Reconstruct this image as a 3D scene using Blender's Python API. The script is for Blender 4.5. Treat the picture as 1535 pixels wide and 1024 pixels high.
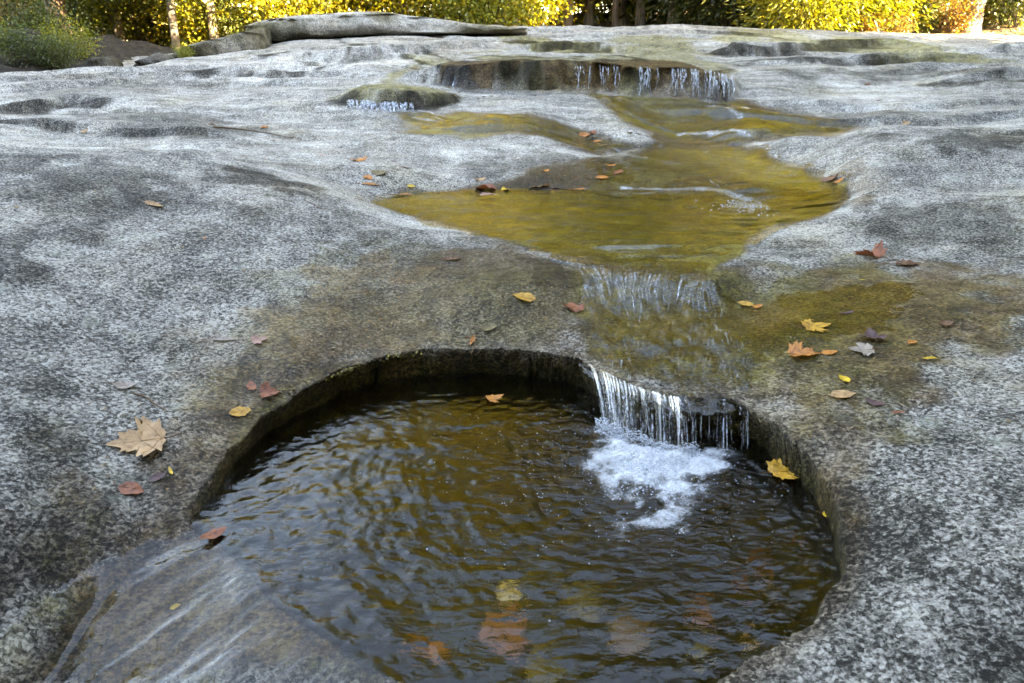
import bpy, bmesh, math, random
import numpy as np
from mathutils import Vector, Matrix

random.seed(7)
RNG = np.random.default_rng(11)
SC = bpy.context.scene
COL = SC.collection
for o in list(bpy.data.objects):
    bpy.data.objects.remove(o)

# ------------------------------------------------------------------ camera, sky, sun, exposure
CAM_H, PITCH = 0.9, math.radians(22.0)
FPX = 1535 * 24.0 / 36.0
cam_d = bpy.data.cameras.new('camera')
cam_d.lens = 24.0
cam_d.sensor_width = 36.0
cam_d.clip_start = 0.05
cam_d.clip_end = 600
cam_d.dof.use_dof = True
cam_d.dof.focus_distance = 2.2
cam_d.dof.aperture_fstop = 10.0
cam = bpy.data.objects.new('camera', cam_d)
COL.objects.link(cam)
cam.location = (0, 0, CAM_H)
cam.rotation_euler = (math.pi / 2 - PITCH, 0, 0)
SC.camera = cam

SUN_EL, SUN_AZ = math.radians(34), math.radians(128)
w = bpy.data.worlds.new('World')
SC.world = w
w.use_nodes = True
wn = w.node_tree
wn.nodes.clear()
sky = wn.nodes.new('ShaderNodeTexSky')
sky.sky_type = 'NISHITA'
sky.sun_disc = False
sky.sun_elevation = SUN_EL
sky.sun_rotation = SUN_AZ
sky.air_density = 1.0
sky.dust_density = 0.3
sky.ozone_density = 1.8
bg = wn.nodes.new('ShaderNodeBackground')
bg.inputs['Strength'].default_value = 0.15
wo = wn.nodes.new('ShaderNodeOutputWorld')
wn.links.new(sky.outputs[0], bg.inputs[0])
wn.links.new(bg.outputs[0], wo.inputs[0])

sun_d = bpy.data.lights.new('sun', 'SUN')
sun_d.energy = 4.8
sun_d.angle = math.radians(0.5)
sun_d.color = (1.0, 0.88, 0.68)
sun = bpy.data.objects.new('sun', sun_d)
COL.objects.link(sun)
S = Vector((math.sin(SUN_AZ) * math.cos(SUN_EL), math.cos(SUN_AZ) * math.cos(SUN_EL), math.sin(SUN_EL)))
sun.rotation_euler = S.to_track_quat('Z', 'Y').to_euler()
sun.location = S * 60

SC.view_settings.view_transform = 'Standard'
SC.view_settings.look = 'None'
SC.view_settings.gamma = 1.0
SC.view_settings.use_curve_mapping = False
SC.view_settings.exposure = 4.5
SC.view_settings.use_white_balance = True        # the photograph is balanced for open shade
SC.view_settings.white_balance_temperature = 10200
SC.view_settings.white_balance_tint = 15
SC.render.engine = 'CYCLES'
SC.cycles.use_denoising = True
SC.cycles.max_bounces = 10
SC.cycles.transparent_max_bounces = 16
SC.cycles.transmission_bounces = 8
SC.cycles.sample_clamp_indirect = 6.0

# ------------------------------------------------------------------ helpers
CP, SP = math.cos(PITCH), math.sin(PITCH)

def ray(px, py):
    u, v = (px - 767.5) / FPX, (512 - py) / FPX
    return np.array([u, CP + v * SP, -SP + v * CP])

def aty(px, py, Y):
    d = ray(px, py)
    t = Y / d[1]
    return np.array([d[0] * t, Y, CAM_H + d[2] * t])

def atz(px, py, z):
    d = ray(px, py)
    t = (z - CAM_H) / d[2]
    return np.array([d[0] * t, d[1] * t, z])

def atyz(px, Y, z):
    depth = Y * CP - (z - CAM_H) * SP
    return np.array([(px - 767.5) / FPX * depth, Y, z])

def hashn(ix, iy, iz):
    h = (ix.astype(np.int64) * 374761393 + iy.astype(np.int64) * 668265263 + iz.astype(np.int64) * 2147483647) & 0xffffffff
    h = ((h ^ (h >> 13)) * 1274126177) & 0xffffffff
    h = ((h ^ (h >> 16)) * 2246822519) & 0xffffffff
    h = h ^ (h >> 15)
    return (h & 0xffffff) / float(0xffffff)

def vnoise(x, y, z=None):
    x = np.asarray(x, float); y = np.asarray(y, float)
    if z is None:
        z = np.zeros_like(x)
    z = np.broadcast_to(np.asarray(z, float), x.shape)
    ix, iy, iz = np.floor(x), np.floor(y), np.floor(z)
    fx, fy, fz = x - ix, y - iy, z - iz
    fx = fx * fx * fx * (fx * (fx * 6 - 15) + 10)
    fy = fy * fy * fy * (fy * (fy * 6 - 15) + 10)
    fz = fz * fz * fz * (fz * (fz * 6 - 15) + 10)
    r = 0
    for a in (0, 1):
        for b in (0, 1):
            wz0 = hashn(ix + a, iy + b, iz) * (1 - fz) + hashn(ix + a, iy + b, iz + 1) * fz
            r = r + wz0 * (fx if a else 1 - fx) * (fy if b else 1 - fy)
    return r * 2 - 1

def fbm(x, y, oct=4, gain=0.5, z=0.0):
    r, a = 0, 1.0
    for k in range(oct):
        r = r + a * vnoise(x + 17.3 * k, y - 9.1 * k, np.full(np.shape(x), z + 3.7 * k))
        x, y, a = x * 2.03, y * 2.03, a * gain
    return r

def sstep(a, b, x):
    t = np.clip((x - a) / (b - a), 0, 1)
    return t * t * (3 - 2 * t)

def seg_dist(x, y, poly, closed=False):
    """distance to a polyline, and the position along it (0..n-1)"""
    P = np.asarray(poly)[:, :2]
    n = len(P)
    best = np.full(x.shape, 1e9); along = np.zeros(x.shape); side = np.zeros(x.shape)
    for i in range(n if closed else n - 1):
        a, b = P[i], P[(i + 1) % n]
        dx, dy = b - a
        L = dx * dx + dy * dy + 1e-12
        t = np.clip(((x - a[0]) * dx + (y - a[1]) * dy) / L, 0, 1)
        ex, ey = x - a[0] - t * dx, y - a[1] - t * dy
        d = ex * ex + ey * ey
        m = d < best
        best = np.where(m, d, best)
        along = np.where(m, i + t, along)
        side = np.where(m, np.sign(dx * (y - a[1]) - dy * (x - a[0])), side)
    return np.sqrt(best), along, side

def poly_sdf(x, y, poly):
    P = np.asarray(poly)[:, :2]
    d, _, _ = seg_dist(x, y, P, True)
    inside = np.zeros(x.shape, bool)
    n = len(P)
    for i in range(n):
        a, b = P[i], P[(i + 1) % n]
        if a[1] == b[1]:
            continue
        c = ((a[1] > y) != (b[1] > y)) & (x < (b[0] - a[0]) * (y - a[1]) / (b[1] - a[1]) + a[0])
        inside ^= c
    return np.where(inside, d, -d)

def smooth_closed(P, n):
    """Catmull-Rom through closed points"""
    P = np.asarray(P, float); m = len(P); out = []
    for k in range(n):
        s = k * m / n; i = int(s); t = s - i
        p0, p1, p2, p3 = P[(i - 1) % m], P[i % m], P[(i + 1) % m], P[(i + 2) % m]
        out.append(0.5 * (2 * p1 + (p2 - p0) * t + (2 * p0 - 5 * p1 + 4 * p2 - p3) * t * t + (3 * p1 - p0 - 3 * p2 + p3) * t ** 3))
    return np.array(out)

def smooth_open(P, n):
    P = np.asarray(P, float); m = len(P); out = []
    for k in range(n):
        s = k * (m - 1) / (n - 1); i = min(int(s), m - 2); t = s - i
        p0, p1, p2, p3 = P[max(i - 1, 0)], P[i], P[i + 1], P[min(i + 2, m - 1)]
        out.append(0.5 * (2 * p1 + (p2 - p0) * t + (2 * p0 - 5 * p1 + 4 * p2 - p3) * t * t + (3 * p1 - p0 - 3 * p2 + p3) * t ** 3))
    return np.array(out)

class RBF:
    def __init__(self, pts, c, lam=1e-5):
        P = np.asarray(pts)
        self.uv = self.warp(P[:, 0], P[:, 1]); self.c = c
        n = len(P)
        A = self.k(self.uv[:, None, :], self.uv[None, :, :])
        M = np.zeros((n + 3, n + 3))
        M[:n, :n] = A - lam * np.eye(n)
        T = np.c_[np.ones(n), self.uv]
        M[:n, n:] = T; M[n:, :n] = T.T
        self.w = np.linalg.solve(M, np.r_[P[:, 2], 0, 0, 0])
    def warp(self, x, y):
        y = np.clip(y, 0.05, 20)
        yp = y + 0.45
        u = x / yp
        u = np.sign(u) * np.where(np.abs(u) > 1.0, 1.0 + 0.5 * np.tanh((np.abs(u) - 1.0) * 2) , np.abs(u))
        return np.stack([u, np.log(yp)], -1)
    def k(self, a, b):
        d = a - b
        return np.sqrt(d[..., 0] ** 2 + d[..., 1] ** 2 + self.c ** 2)
    def __call__(self, x, y):
        x = np.asarray(x, float); sh = x.shape
        uv = self.warp(x.ravel(), np.asarray(y, float).ravel())
        n = len(self.uv); out = np.empty(len(uv))
        for s in range(0, len(uv), 20000):
            q = uv[s:s + 20000]
            out[s:s + 20000] = self.k(q[:, None, :], self.uv[None]) @ self.w[:n] + self.w[n] + q @ self.w[n + 1:]
        return out.reshape(sh)

def link(name, me, mat=None, parent=None, smooth=True):
    o = bpy.data.objects.new(name, me)
    COL.objects.link(o)
    if mat:
        if len(me.materials) == 0:
            me.materials.append(mat)
    if smooth and len(me.polygons):
        me.polygons.foreach_set('use_smooth', np.ones(len(me.polygons), bool))
    if parent:
        o.parent = parent
    return o

def mesh(name, V, F):
    me = bpy.data.meshes.new(name)
    V = np.asarray(V, np.float32); F = np.asarray(F, np.int32)
    k = F.shape[1]
    me.vertices.add(len(V)); me.vertices.foreach_set('co', V.ravel())
    me.loops.add(F.size); me.loops.foreach_set('vertex_index', F.ravel())
    me.polygons.add(len(F))
    me.polygons.foreach_set('loop_start', np.arange(0, F.size, k, dtype=np.int32))
    me.polygons.foreach_set('loop_total', np.full(len(F), k, np.int32))
    me.update(calc_edges=True)
    return me

def set_attr(me, name, A):
    at = me.attributes.new(name, 'FLOAT_COLOR', 'POINT')
    A = np.asarray(A, np.float32)
    if A.shape[1] < 4:
        A = np.c_[A, np.ones((len(A), 4 - A.shape[1]), np.float32)]
    at.data.foreach_set('color', A.ravel())

def grid_faces(nx, ny):
    i = np.arange(nx * ny).reshape(ny, nx)
    return np.stack([i[:-1, :-1], i[:-1, 1:], i[1:, 1:], i[1:, :-1]], -1).reshape(-1, 4)

def tag(o, label=None, cat=None, group=None, kind=None):
    if label: o['label'] = label
    if cat: o['category'] = cat
    if group: o['group'] = group
    if kind: o['kind'] = kind
    return o

def empty(name, loc=(0, 0, 0), rz=0):
    o = bpy.data.objects.new(name, None)
    COL.objects.link(o)
    o.location = loc; o.rotation_euler = (0, 0, rz)
    o.empty_display_size = 0.05
    return o

# ------------------------------------------------------------------ node helpers
class NT:
    def __init__(self, name):
        self.m = bpy.data.materials.new(name)
        self.m.use_nodes = True
        self.t = self.m.node_tree
        self.t.nodes.clear()
        self.out = self.t.nodes.new('ShaderNodeOutputMaterial')
    def n(self, typ, ins=None, **kw):
        nd = self.t.nodes.new('ShaderNode' + typ)
        for k, v in kw.items():
            setattr(nd, k, v)
        for k, v in (ins or {}).items():
            self.set(nd.inputs[k], v)
        return nd
    def set(self, sock, v):
        if isinstance(v, bpy.types.NodeSocket):
            self.t.links.new(v, sock)
        elif isinstance(v, (tuple, list)) and len(v) == 3 and sock.type == 'RGBA':
            sock.default_value = (*v, 1)
        else:
            sock.default_value = v
    def noise(self, vec, scale, detail=4, rough=0.55, dist=0.0):
        return self.n('TexNoise', {'Vector': vec, 'Scale': scale, 'Detail': detail, 'Roughness': rough, 'Distortion': dist}).outputs[0]
    def ramp(self, fac, stops, interp='LINEAR'):
        nd = self.n('ValToRGB', {'Fac': fac})
        cr = nd.color_ramp
        cr.interpolation = interp
        while len(cr.elements) < len(stops):
            cr.elements.new(0.5)
        for e, (p, c) in zip(cr.elements, stops):
            e.position = p
            e.color = (*c, 1) if isinstance(c, (tuple, list)) else (c, c, c, 1)
        return nd.outputs[0]
    def mix(self, f, a, b, blend='MIX'):
        nd = self.n('Mix', data_type='RGBA', blend_type=blend)
        self.set(nd.inputs[0], f); self.set(nd.inputs[6], a); self.set(nd.inputs[7], b)
        return nd.outputs[2]
    def math(self, op, a, b=0.0, clamp=False):
        nd = self.n('Math', {0: a, 1: b}, operation=op, use_clamp=clamp)
        return nd.outputs[0]
    def maprange(self, v, a, b, c=0.0, d=1.0):
        return self.n('MapRange', {0: v, 1: a, 2: b, 3: c, 4: d}).outputs[0]
    def bump(self, h, strength, dist, normal=None):
        ins = {'Height': h, 'Strength': strength, 'Distance': dist}
        if normal is not None: ins['Normal'] = normal
        return self.n('Bump', ins).outputs[0]
    def pos(self):
        return self.n('NewGeometry').outputs['Position']
    def mapping(self, vec, scale=(1, 1, 1), rot=(0, 0, 0)):
        return self.n('Mapping', {'Vector': vec, 'Scale': scale, 'Rotation': rot}).outputs[0]
    def sep(self, c):
        return self.n('SeparateColor', {0: c}).outputs
    def done(self, shader):
        self.t.links.new(shader, self.out.inputs[0])
        return self.m
# ------------------------------------------------------------------ shape of the bedrock
# (pixel of the photograph, distance Y or height z) -> a surveyed point of the rock
CY = [
 # left bank
 (0,800,1.06),(0,700,1.2),(0,600,1.4),(0,500,1.68),(0,400,2.0),(0,320,2.4),(0,260,2.85),(0,225,3.2),(0,213,3.5),
 (0,195,5.3),(0,170,6.2),(0,140,7.0),(0,118,7.8),(0,112,8.2),
 (150,700,1.27),(150,600,1.5),(150,500,1.8),(150,400,2.15),(150,320,2.55),(150,260,3.0),(150,225,3.4),(150,213,3.7),
 (150,190,5.5),(150,160,6.5),(150,130,7.4),(150,108,8.4),(150,103,9.0),
 (300,650,1.43),(300,560,1.68),(300,480,1.95),(300,400,2.25),(300,330,2.65),(300,270,3.1),(300,240,3.5),(300,226,3.8),
 (300,205,5.0),(300,180,5.8),(300,150,6.8),(300,120,8.0),(300,100,9.0),(300,85,10.0),
 (450,480,1.98),(450,400,2.3),(450,340,2.7),(450,300,3.05),(450,275,3.4),
 (450,258,4.0),(450,230,4.7),(450,200,5.5),(450,165,6.3),(450,140,7.0),(450,110,8.3),(450,90,9.5),(450,70,11.0),(450,60,12.0),
 # apron between the pools
 (600,420,2.32),(600,480,2.08),(700,420,2.3),(700,480,2.06),(800,425,2.28),(800,480,2.06),
 # right hump
 (1300,340,2.95),(1300,310,3.25),(1300,285,3.5),(1300,260,3.8),(1300,230,4.2),(1300,205,4.6),(1300,193,4.9),
 (1300,180,6.4),(1300,150,7.6),(1300,120,8.4),(1300,103,9.0),(1300,92,10.0),(1300,75,11.5),(1300,58,13.0),(1300,48,14.5),
 (1400,380,2.6),(1400,345,2.85),(1400,310,3.15),(1400,287,3.45),(1400,265,3.7),(1200,350,2.95),(1180,375,2.72),
 (1535,375,2.6),(1535,330,2.9),(1535,292,3.2),(1535,275,3.5),(1535,240,3.9),(1535,205,4.3),(1535,184,4.7),(1535,179,4.9),
 (1535,170,6.5),(1535,140,7.5),(1535,110,8.5),(1535,85,10.5),(1535,62,13.0),(1535,55,14.5),
 (1200,204,5.3),(1200,230,4.9),(1200,185,6.4),(1250,186,6.4),(1200,150,7.4),(1200,125,8.2),(1200,108,8.7),(1120,112,8.6),
 # far side of the pool
 (700,270,4.26),(800,270,4.26),(870,268,4.3),(700,240,4.7),(700,218,5.1),(700,206,5.4),(800,240,4.7),(800,222,5.0),(800,208,5.3),
 (880,240,4.8),(600,270,4.1),(600,240,4.6),(600,215,5.1),(700,190,5.7),(620,180,6.0),(830,196,5.8),(900,213,5.7),
 (550,200,5.5),(750,160,6.6),(850,175,6.2),(930,190,5.9),(985,204,5.7),(700,141,7.1),(800,151,6.8),
 (760,137,7.3),(860,141,7.2),(960,146,7.2),(1060,150,7.2),(640,120,7.5),(1000,168,6.8),(1060,182,6.4),(1150,172,6.8),(1100,198,6.0),
 # upper rock
 (600,72,10.0),(600,55,12.5),(600,90,8.8),(800,77,10.5),(800,52,13.0),(780,43,14.5),(950,82,10.0),(950,57,12.5),(1000,40,15.0),
 (1150,86,10.0),(1150,65,12.0),(1150,44,14.5),(900,87,9.5),
 (560,120,7.6),(600,135,7.0),(520,150,6.6),
]
CZ = [
 (930,455,.14),(1030,465,.14),(860,445,.155),(950,500,.125),(1050,520,.125),(950,540,.112),(1080,555,.112),
 (560,500,.12),(720,505,.11),(640,505,.115),(450,540,.13),
 (960,490,.113),(985,540,.106),(885,492,.134),(1078,498,.134),(1100,440,.165),(1100,500,.14),(1200,425,.185),(1200,480,.163),(1200,540,.14),(1200,600,.12),(1350,425,.2),(1350,500,.17),(1350,570,.15),
 (1535,410,.225),(1535,480,.195),(1535,560,.17),(1535,640,.165),(1535,720,.15),(1535,820,.13),(1535,920,.1),(1535,1023,.07),
 (1350,640,.132),(1350,720,.115),(1350,820,.09),(1350,920,.07),(1350,1023,.05),(1250,660,.112),
 (590,332,.232),(700,358,.216),(800,382,.213),(640,346,.225),(520,320,.29),
 (310,720,.045),(350,660,.06),(400,612,.075),(450,580,.09),(510,553,.095),(570,532,.1),(640,523,.1),(720,521,.1),(800,526,.1),(860,537,.1),
 (885,548,.1),(930,575,.1),(1000,592,.1),(1060,585,.1),(1130,602,.1),(1180,645,.1),(1220,690,.09),(1250,745,.075),(1265,790,.06),(1262,840,.045),
 (1245,880,.038),(1200,940,.033),(1130,990,.03),(1080,1020,.03),
 (330,803,-.012),(370,853,-.016),(400,908,-.016),(480,953,-.016),(560,1020,-.014),(290,775,.012),
 (250,850,-.022),(150,900,-.044),(100,950,-.066),(0,1000,-.06),(0,900,.0),(250,950,-.052),(350,1000,-.035),(200,1023,-.08),(60,1010,-.085),
 (228,748,.048),(255,770,.03),(180,790,.035),(215,810,.004),(130,868,-.022),(60,935,-.048),(150,815,.022),(60,880,-.012),
 # pool shore and bed
 (560,300,.212),(600,322,.212),(640,335,.212),(700,348,.211),(760,362,.21),(800,373,.208),(850,388,.202),(900,397,.2),(950,404,.199),(1000,410,.198),(1050,415,.2),
 (1068,402,.212),(1080,385,.212),(1110,357,.212),(1150,337,.212),(1200,326,.212),(1240,316,.214),(1258,300,.225),
 (600,290,.212),(650,288,.212),(700,286,.212),(760,284,.212),(820,285,.212),(880,285,.212),(930,286,.208),(1000,288,.206),(1080,292,.206),(1140,302,.2),
 (1090,418,.205),(1130,400,.215),(1150,392,.218),
 (650,310,.17),(750,320,.13),(850,330,.10),(950,350,.10),(1000,330,.11),(1050,360,.12),(900,365,.12),(1120,325,.15),
 # channel
 (1210,300,.2),(1140,282,.245),(1071,262,.268),(962,244,.272),(900,238,.31),(1050,236,.25),(1150,258,.235),(1205,280,.22),
 (1110,221,.305),(1160,238,.3),(1200,253,.295),(1240,268,.285),(1258,284,.262),(1000,214,.315),(960,224,.3),(1060,212,.3),
]
CYZ = [(0,4.3,.42),(0,9.2,.74),(0,11,.75),(150,4.6,.385),(150,10.4,.82),(300,4.5,.375),(1300,5.5,.36),(1535,5.6,.40),(1200,5.8,.32),(1400,5.5,.38),
 (300,12,1.05),(450,14,1.3),(600,16.5,1.4),(800,17,1.5),(1000,18,1.6),(1150,17,1.5),(1300,17,1.45),(1535,17,1.4)]
CW = [(-2.2,.2,.05),(-1.2,.25,-.08),(-.4,.3,-.2),(.4,.3,-.06),(1.0,.3,0.02),(2.0,.2,.08),(3.0,1.2,.22),(3.5,2.2,.34),(-2.6,1.2,.2),(-3,2.0,.38)]
pts = [aty(*c) for c in CY] + [atz(*c) for c in CZ] + [atyz(*c) for c in CYZ] + [np.array(c) for c in CW]
BASE = RBF(pts, 0.03, 1e-4)

# ledges and joints of the bedrock: (points with z or Y, step height, how far upstream it dies away, edge width)
def wl(L):
    return np.array([aty(*p) for p in L])
STEPS = [
 (smooth_open(wl([(600,112,7.62),(645,119,7.45),(700,124,7.35),(780,131,7.3),(860,135,7.3),(950,140,7.3),(1040,144,7.3),(1085,146,7.35),(1105,142,7.7),(1120,132,8.2)]), 50),
  [0.0,0.13,0.2,0.25,0.25,0.24,0.24,0.22,0.12,0.0], 2.6, .05),
 (smooth_open(wl([(500,156,6.55),(530,160,6.5),(580,164,6.4),(625,166,6.4),(665,158,6.6),(690,150,6.75),(700,146,6.9)]), 30), [0.0,0.085,0.119,0.119,0.085,0.051,0.0], .8, .05),
 (smooth_open(wl([(230,118,8.1),(330,113,8.3),(420,120,8.0),(500,124,7.8),(590,118,7.7)]), 30), [0.0,0.051,0.076,0.076,0.0], .7, .04),
 (smooth_open(wl([(330,82,9.8),(430,90,9.4),(520,100,9.0),(610,90,9.2),(700,76,10.2),(770,68,11.0)]), 40), [0.0,0.085,0.136,0.102,0.085,0.0], .9, .06),
 (smooth_open(wl([(760,66,11),(800,74,10.6),(850,75,10.6),(900,77,10.4),(960,85,9.9),(1000,98,9.0)]), 40), [0.02,0.1,0.12,0.08,0.06,0.0], 1.0, .08),
 (smooth_open(wl([(1060,78,10.3),(1100,84,10.1),(1150,80,10.3),(1230,72,11.2),(1330,68,11.8),(1400,76,11.2)]), 40), [0.0,0.153,0.136,0.102,0.102,0.0], 1.0, .07),
 (smooth_open(wl([(1090,97,9.2),(1200,94,9.4),(1330,90,9.8),(1440,92,9.7),(1535,96,9.3)]), 40), [0.0,0.068,0.085,0.068,0.051], .9, .05),
 (smooth_open(wl([(1400,128,8.1),(1480,124,8.2),(1535,118,8.4)]), 20), [0.0,0.085,0.068], .8, .05),
 (smooth_open(wl([(0,166,6.2),(60,160,6.3),(110,152,6.6),(170,154,6.5),(230,160,6.3)]), 30), [0.051,0.102,0.085,0.068,0.0], .8, .06),
 (smooth_open(wl([(0,188,5.4),(60,186,5.4),(110,190,5.3),(180,196,5.2),(300,200,5.1),(380,214,4.9)]), 30), [0.034,0.06,0.051,0.051,0.051,0.0], .6, .04),
 (smooth_open(wl([(1460,80,11.0),(1500,84,10.8),(1535,82,10.9)]), 12), [0.0,0.136,0.136], .8, .07),
 (smooth_open(wl([(1420,200,4.4),(1480,194,4.5),(1535,196,4.45)]), 12), [0.0,0.02,0.02], .3, .03),
]
CRACKS = [  # thin joints: points, depth, half width
 (wl([(600,100,8.2),(700,82,9.6),(800,80,9.9),(860,88,9.4)]), .03, .03),
 (wl([(850,70,11),(930,80,10.0),(1000,96,9.1),(1010,99,8.9)]), .05, .03),
 (wl([(250,108,8.6),(330,116,8.1),(420,118,8.0)]), .03, .025),
 (wl([(0,205,3.9),(120,206,4.1),(260,212,4.2),(330,220,4.1)]), .008, .02),
 (wl([(1180,72,11.4),(1300,76,11.2),(1440,80,11.0)]), .04, .035),
]

def steps(x, y):
    z = np.zeros(x.shape)
    for P, H, L, wd in STEPS:
        x0, x1 = P[:, 0].min() - 2, P[:, 0].max() + 2
        m = (x > x0) & (x < x1) & (y > P[:, 1].min() - 1) & (y < P[:, 1].max() + L + 1)
        if not m.any():
            continue
        d, s, side = seg_dist(x[m], y[m], P)
        d = d + .035 * vnoise(x[m] * 5, y[m] * 5) * (P[:, 1].mean() / 7)
        h = np.interp(s / (len(P) - 1) * (len(H) - 1), np.arange(len(H)), H)
        up = side * np.sign(P[-1, 0] - P[0, 0])
        sd = d * up
        z[m] += h * sstep(-wd * .3, wd, sd) * (1 - sstep(.15 * L, L, sd))
    for P, dep, hw in CRACKS:
        m = (x > P[:, 0].min() - .5) & (x < P[:, 0].max() + .5) & (y > P[:, 1].min() - .5) & (y < P[:, 1].max() + .5)
        if not m.any():
            continue
        d, s, side = seg_dist(x[m], y[m] + .04 * vnoise(x[m] * 3, y[m] * 3), P)
        z[m] -= dep * np.exp(-(d / hw) ** 2)
    return z

def B0(x, y):
    x = np.asarray(x, float); y = np.asarray(y, float)
    return BASE(x, y) + steps(x, y)

RIM_PX = [(289,775,.012),(292,750,.03),(310,716,.045),(350,660,.06),(400,612,.075),(450,580,.09),(510,553,.095),(570,532,.1),(640,523,.1),(720,521,.1),(800,526,.1),(860,537,.1),
 (885,550,.1),(930,574,.1),(985,592,.1),(1030,597,.1),(1080,595,.1),(1130,611,.1),(1180,648,.1),(1220,692,.09),(1250,745,.075),(1265,790,.06),(1262,840,.045),
 (1245,880,.038),(1200,940,.033),(1130,990,.03),(1070,1022,.028),(960,1060,.02),(820,1075,.01),(680,1062,0),(560,1018,-.006),(480,950,-.006),(405,905,-.006),(372,855,-.006),(330,812,-.004)]
RIM = smooth_closed([atz(*p) for p in RIM_PX], 220)
RC = RIM[:, :2].mean(0)

def pothole(x, y):
    """drop below the rim surface, and the undercut push"""
    dz = np.zeros(x.shape); sx = np.zeros(x.shape); sy = np.zeros(x.shape); inn = np.full(x.shape, -9.0)
    m = (np.hypot(x - RC[0], y - RC[1]) < 1.3)
    d = poly_sdf(x[m], y[m], RIM)
    d = d + .007 * vnoise(x[m] * 14, y[m] * 14) + .012 * vnoise(x[m] * 5, y[m] * 5) + .006 * np.minimum(0, vnoise(x[m] * 26, y[m] * 26))
    inn[m] = d
    ang = np.arctan2(y[m] - RC[1], x[m] - RC[0])
    lo = np.exp(-((np.angle(np.exp(1j * (ang - math.radians(-140))))) / .75) ** 2)   # gentle lip where it overflows
    wid = .15 + .30 * lo
    dd = np.clip(d / wid, 0, 1)
    g = 1 - (1 - dd) ** 2.6
    rnd = sstep(-.02, .02, d)
    dz[m] = -(.52 + .05 * vnoise(x[m] * 4, y[m] * 4)) * g * rnd
    bk = sstep(-.3, .5, np.sin(ang)) * (1 - .6 * lo) + .25 * sstep(-.6, .3, np.cos(ang)) * (1 - sstep(-.3, .5, np.sin(ang)))
    u = .055 * bk * np.where(d > 0, d / .03 * np.exp(1 - np.clip(d, 0, 1) / .03), 0)
    rr = np.hypot(x[m] - RC[0], y[m] - RC[1]) + 1e-6
    sx[m] = u * (x[m] - RC[0]) / rr; sy[m] = u * (y[m] - RC[1]) / rr
    return dz, sx, sy, inn

def relief_c(x, y):
    """unevenness of the rock that the water follows"""
    r = .010 * fbm(x * 2.3, y * 2.3, 3) * (.35 + .65 * sstep(2.0, 5, y)) + .005 * fbm(x * 6, y * 6, 3)
    far = sstep(4.2, 6.5, y)
    # sheeting: thin scarps facing the viewer that come and go
    q = (y + .55 * fbm(x * .33 + 3, y * .4, 3) + .10 * x) / .85
    saw = q - np.floor(q)
    msk = sstep(-.15, .35, vnoise(x * .35 + 7, y * .9 + 2))
    r = r + far * msk * .065 * (sstep(0, .10, saw) * (1 - saw) - .35)
    q = (y * 1.0 + .4 * fbm(x * .5 - 8, y * .5, 3) - .16 * x) / .47
    saw = q - np.floor(q)
    msk = sstep(0, .5, vnoise(x * .6 - 4, y * 1.3 + 9))
    return r + far * msk * .03 * (sstep(0, .14, saw) * (1 - saw) - .35)

def swell(x, y, b):
    return .034 * fbm(x * 1.35 + 5, y * 1.35, 2) * sstep(.28, .44, b) * (1 - .4 * sstep(5, 9, y))

def B1(x, y):
    x = np.asarray(x, float); y = np.asarray(y, float)
    b = B0(x, y)
    return b + relief_c(x, y) + swell(x, y, b)

def hit(px, py, f=B0, lift=0.0, t0=.4):
    """first point of the rock seen through this pixel of the photograph"""
    d = ray(px, py)
    t = np.concatenate([np.linspace(t0, 4, 280), np.linspace(4.01, 20, 480)])
    X, Y, Z = d[0] * t, d[1] * t, CAM_H + d[2] * t
    h = f(X, Y) + lift - Z
    i = np.argmax(h > 0)
    if h[i] <= 0:
        i = len(t) - 1
    a, b = t[i - 1], t[i]
    r = h[i - 1] / (h[i - 1] - h[i] + 1e-12)
    tt = a + (b - a) * np.clip(r, 0, 1)
    return np.array([d[0] * tt, d[1] * tt, CAM_H + d[2] * tt])

def hits(L, **k):
    return np.array([hit(px, py, **k) for px, py in L])

def floor_z(x, y):
    x = np.asarray(x, float); y = np.asarray(y, float)
    z = -.3 + 1.55 * sstep(0, 15, y) + .07 * np.clip(y - 15, 0, 400) * (1 - .5 * sstep(30, 120, y))
    z = z + .035 * np.clip(y - 15.5, 0, 14) * sstep(-9, -3, x)
    z = z + .16 * np.clip(np.abs(x) - 8, 0, 60) * (1 - .55 * sstep(10, 20, y))
    z = z - .45 * np.exp(-((x + 7.6) / 2.2) ** 2) * sstep(8, 12, y)                     # the gully on the left
    return z + .10 * fbm(x * .25, y * .25, 4)

# vertex grid of the rock: close where the photograph is close
n_x = 760
tx = np.linspace(-1, 1, n_x)
xs = .344 * np.sinh(4.4 * tx)
ys = [-3.0]
while ys[-1] < 18.0:
    y = ys[-1]
    ys.append(y + (.009 if .45 < y < 2.6 else (.06 if y < .45 and y > -.6 else (.15 if y < .45 else min(.00135 * y * y, .055)))))
ys = np.array(ys)
GX, GY = np.meshgrid(xs, ys)
GB = B0(GX, GY)
dz, sx, sy, INN = pothole(GX, GY)
relief = relief_c(GX, GY) + swell(GX, GY, GB)
relief += .0024 * fbm(GX * 30, GY * 30, 3, .6) + .0016 * np.minimum(0, vnoise(GX * 48, GY * 48) + .1)
GZ = GB + relief + dz
edge = np.maximum(sstep(9.5, 13, np.abs(GX)), np.maximum(sstep(15.5, 18, GY), sstep(-1.5, -3, GY)))
GZ = GZ * (1 - edge) + (floor_z(GX, GY) - .35) * edge
gy = np.gradient(steps(GX, GY), axis=0) / np.gradient(GY, axis=0)
face = np.clip(gy / 1.5, 0, 1) * sstep(5, 6, GY)
wallf = np.exp(-((INN - .03) / .05) ** 2)
jx = wallf * .012 * vnoise(GX * 20, GY * 20, GZ * 20); jy = wallf * .012 * vnoise(GX * 20 + 9, GY * 20, GZ * 20)
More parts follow.
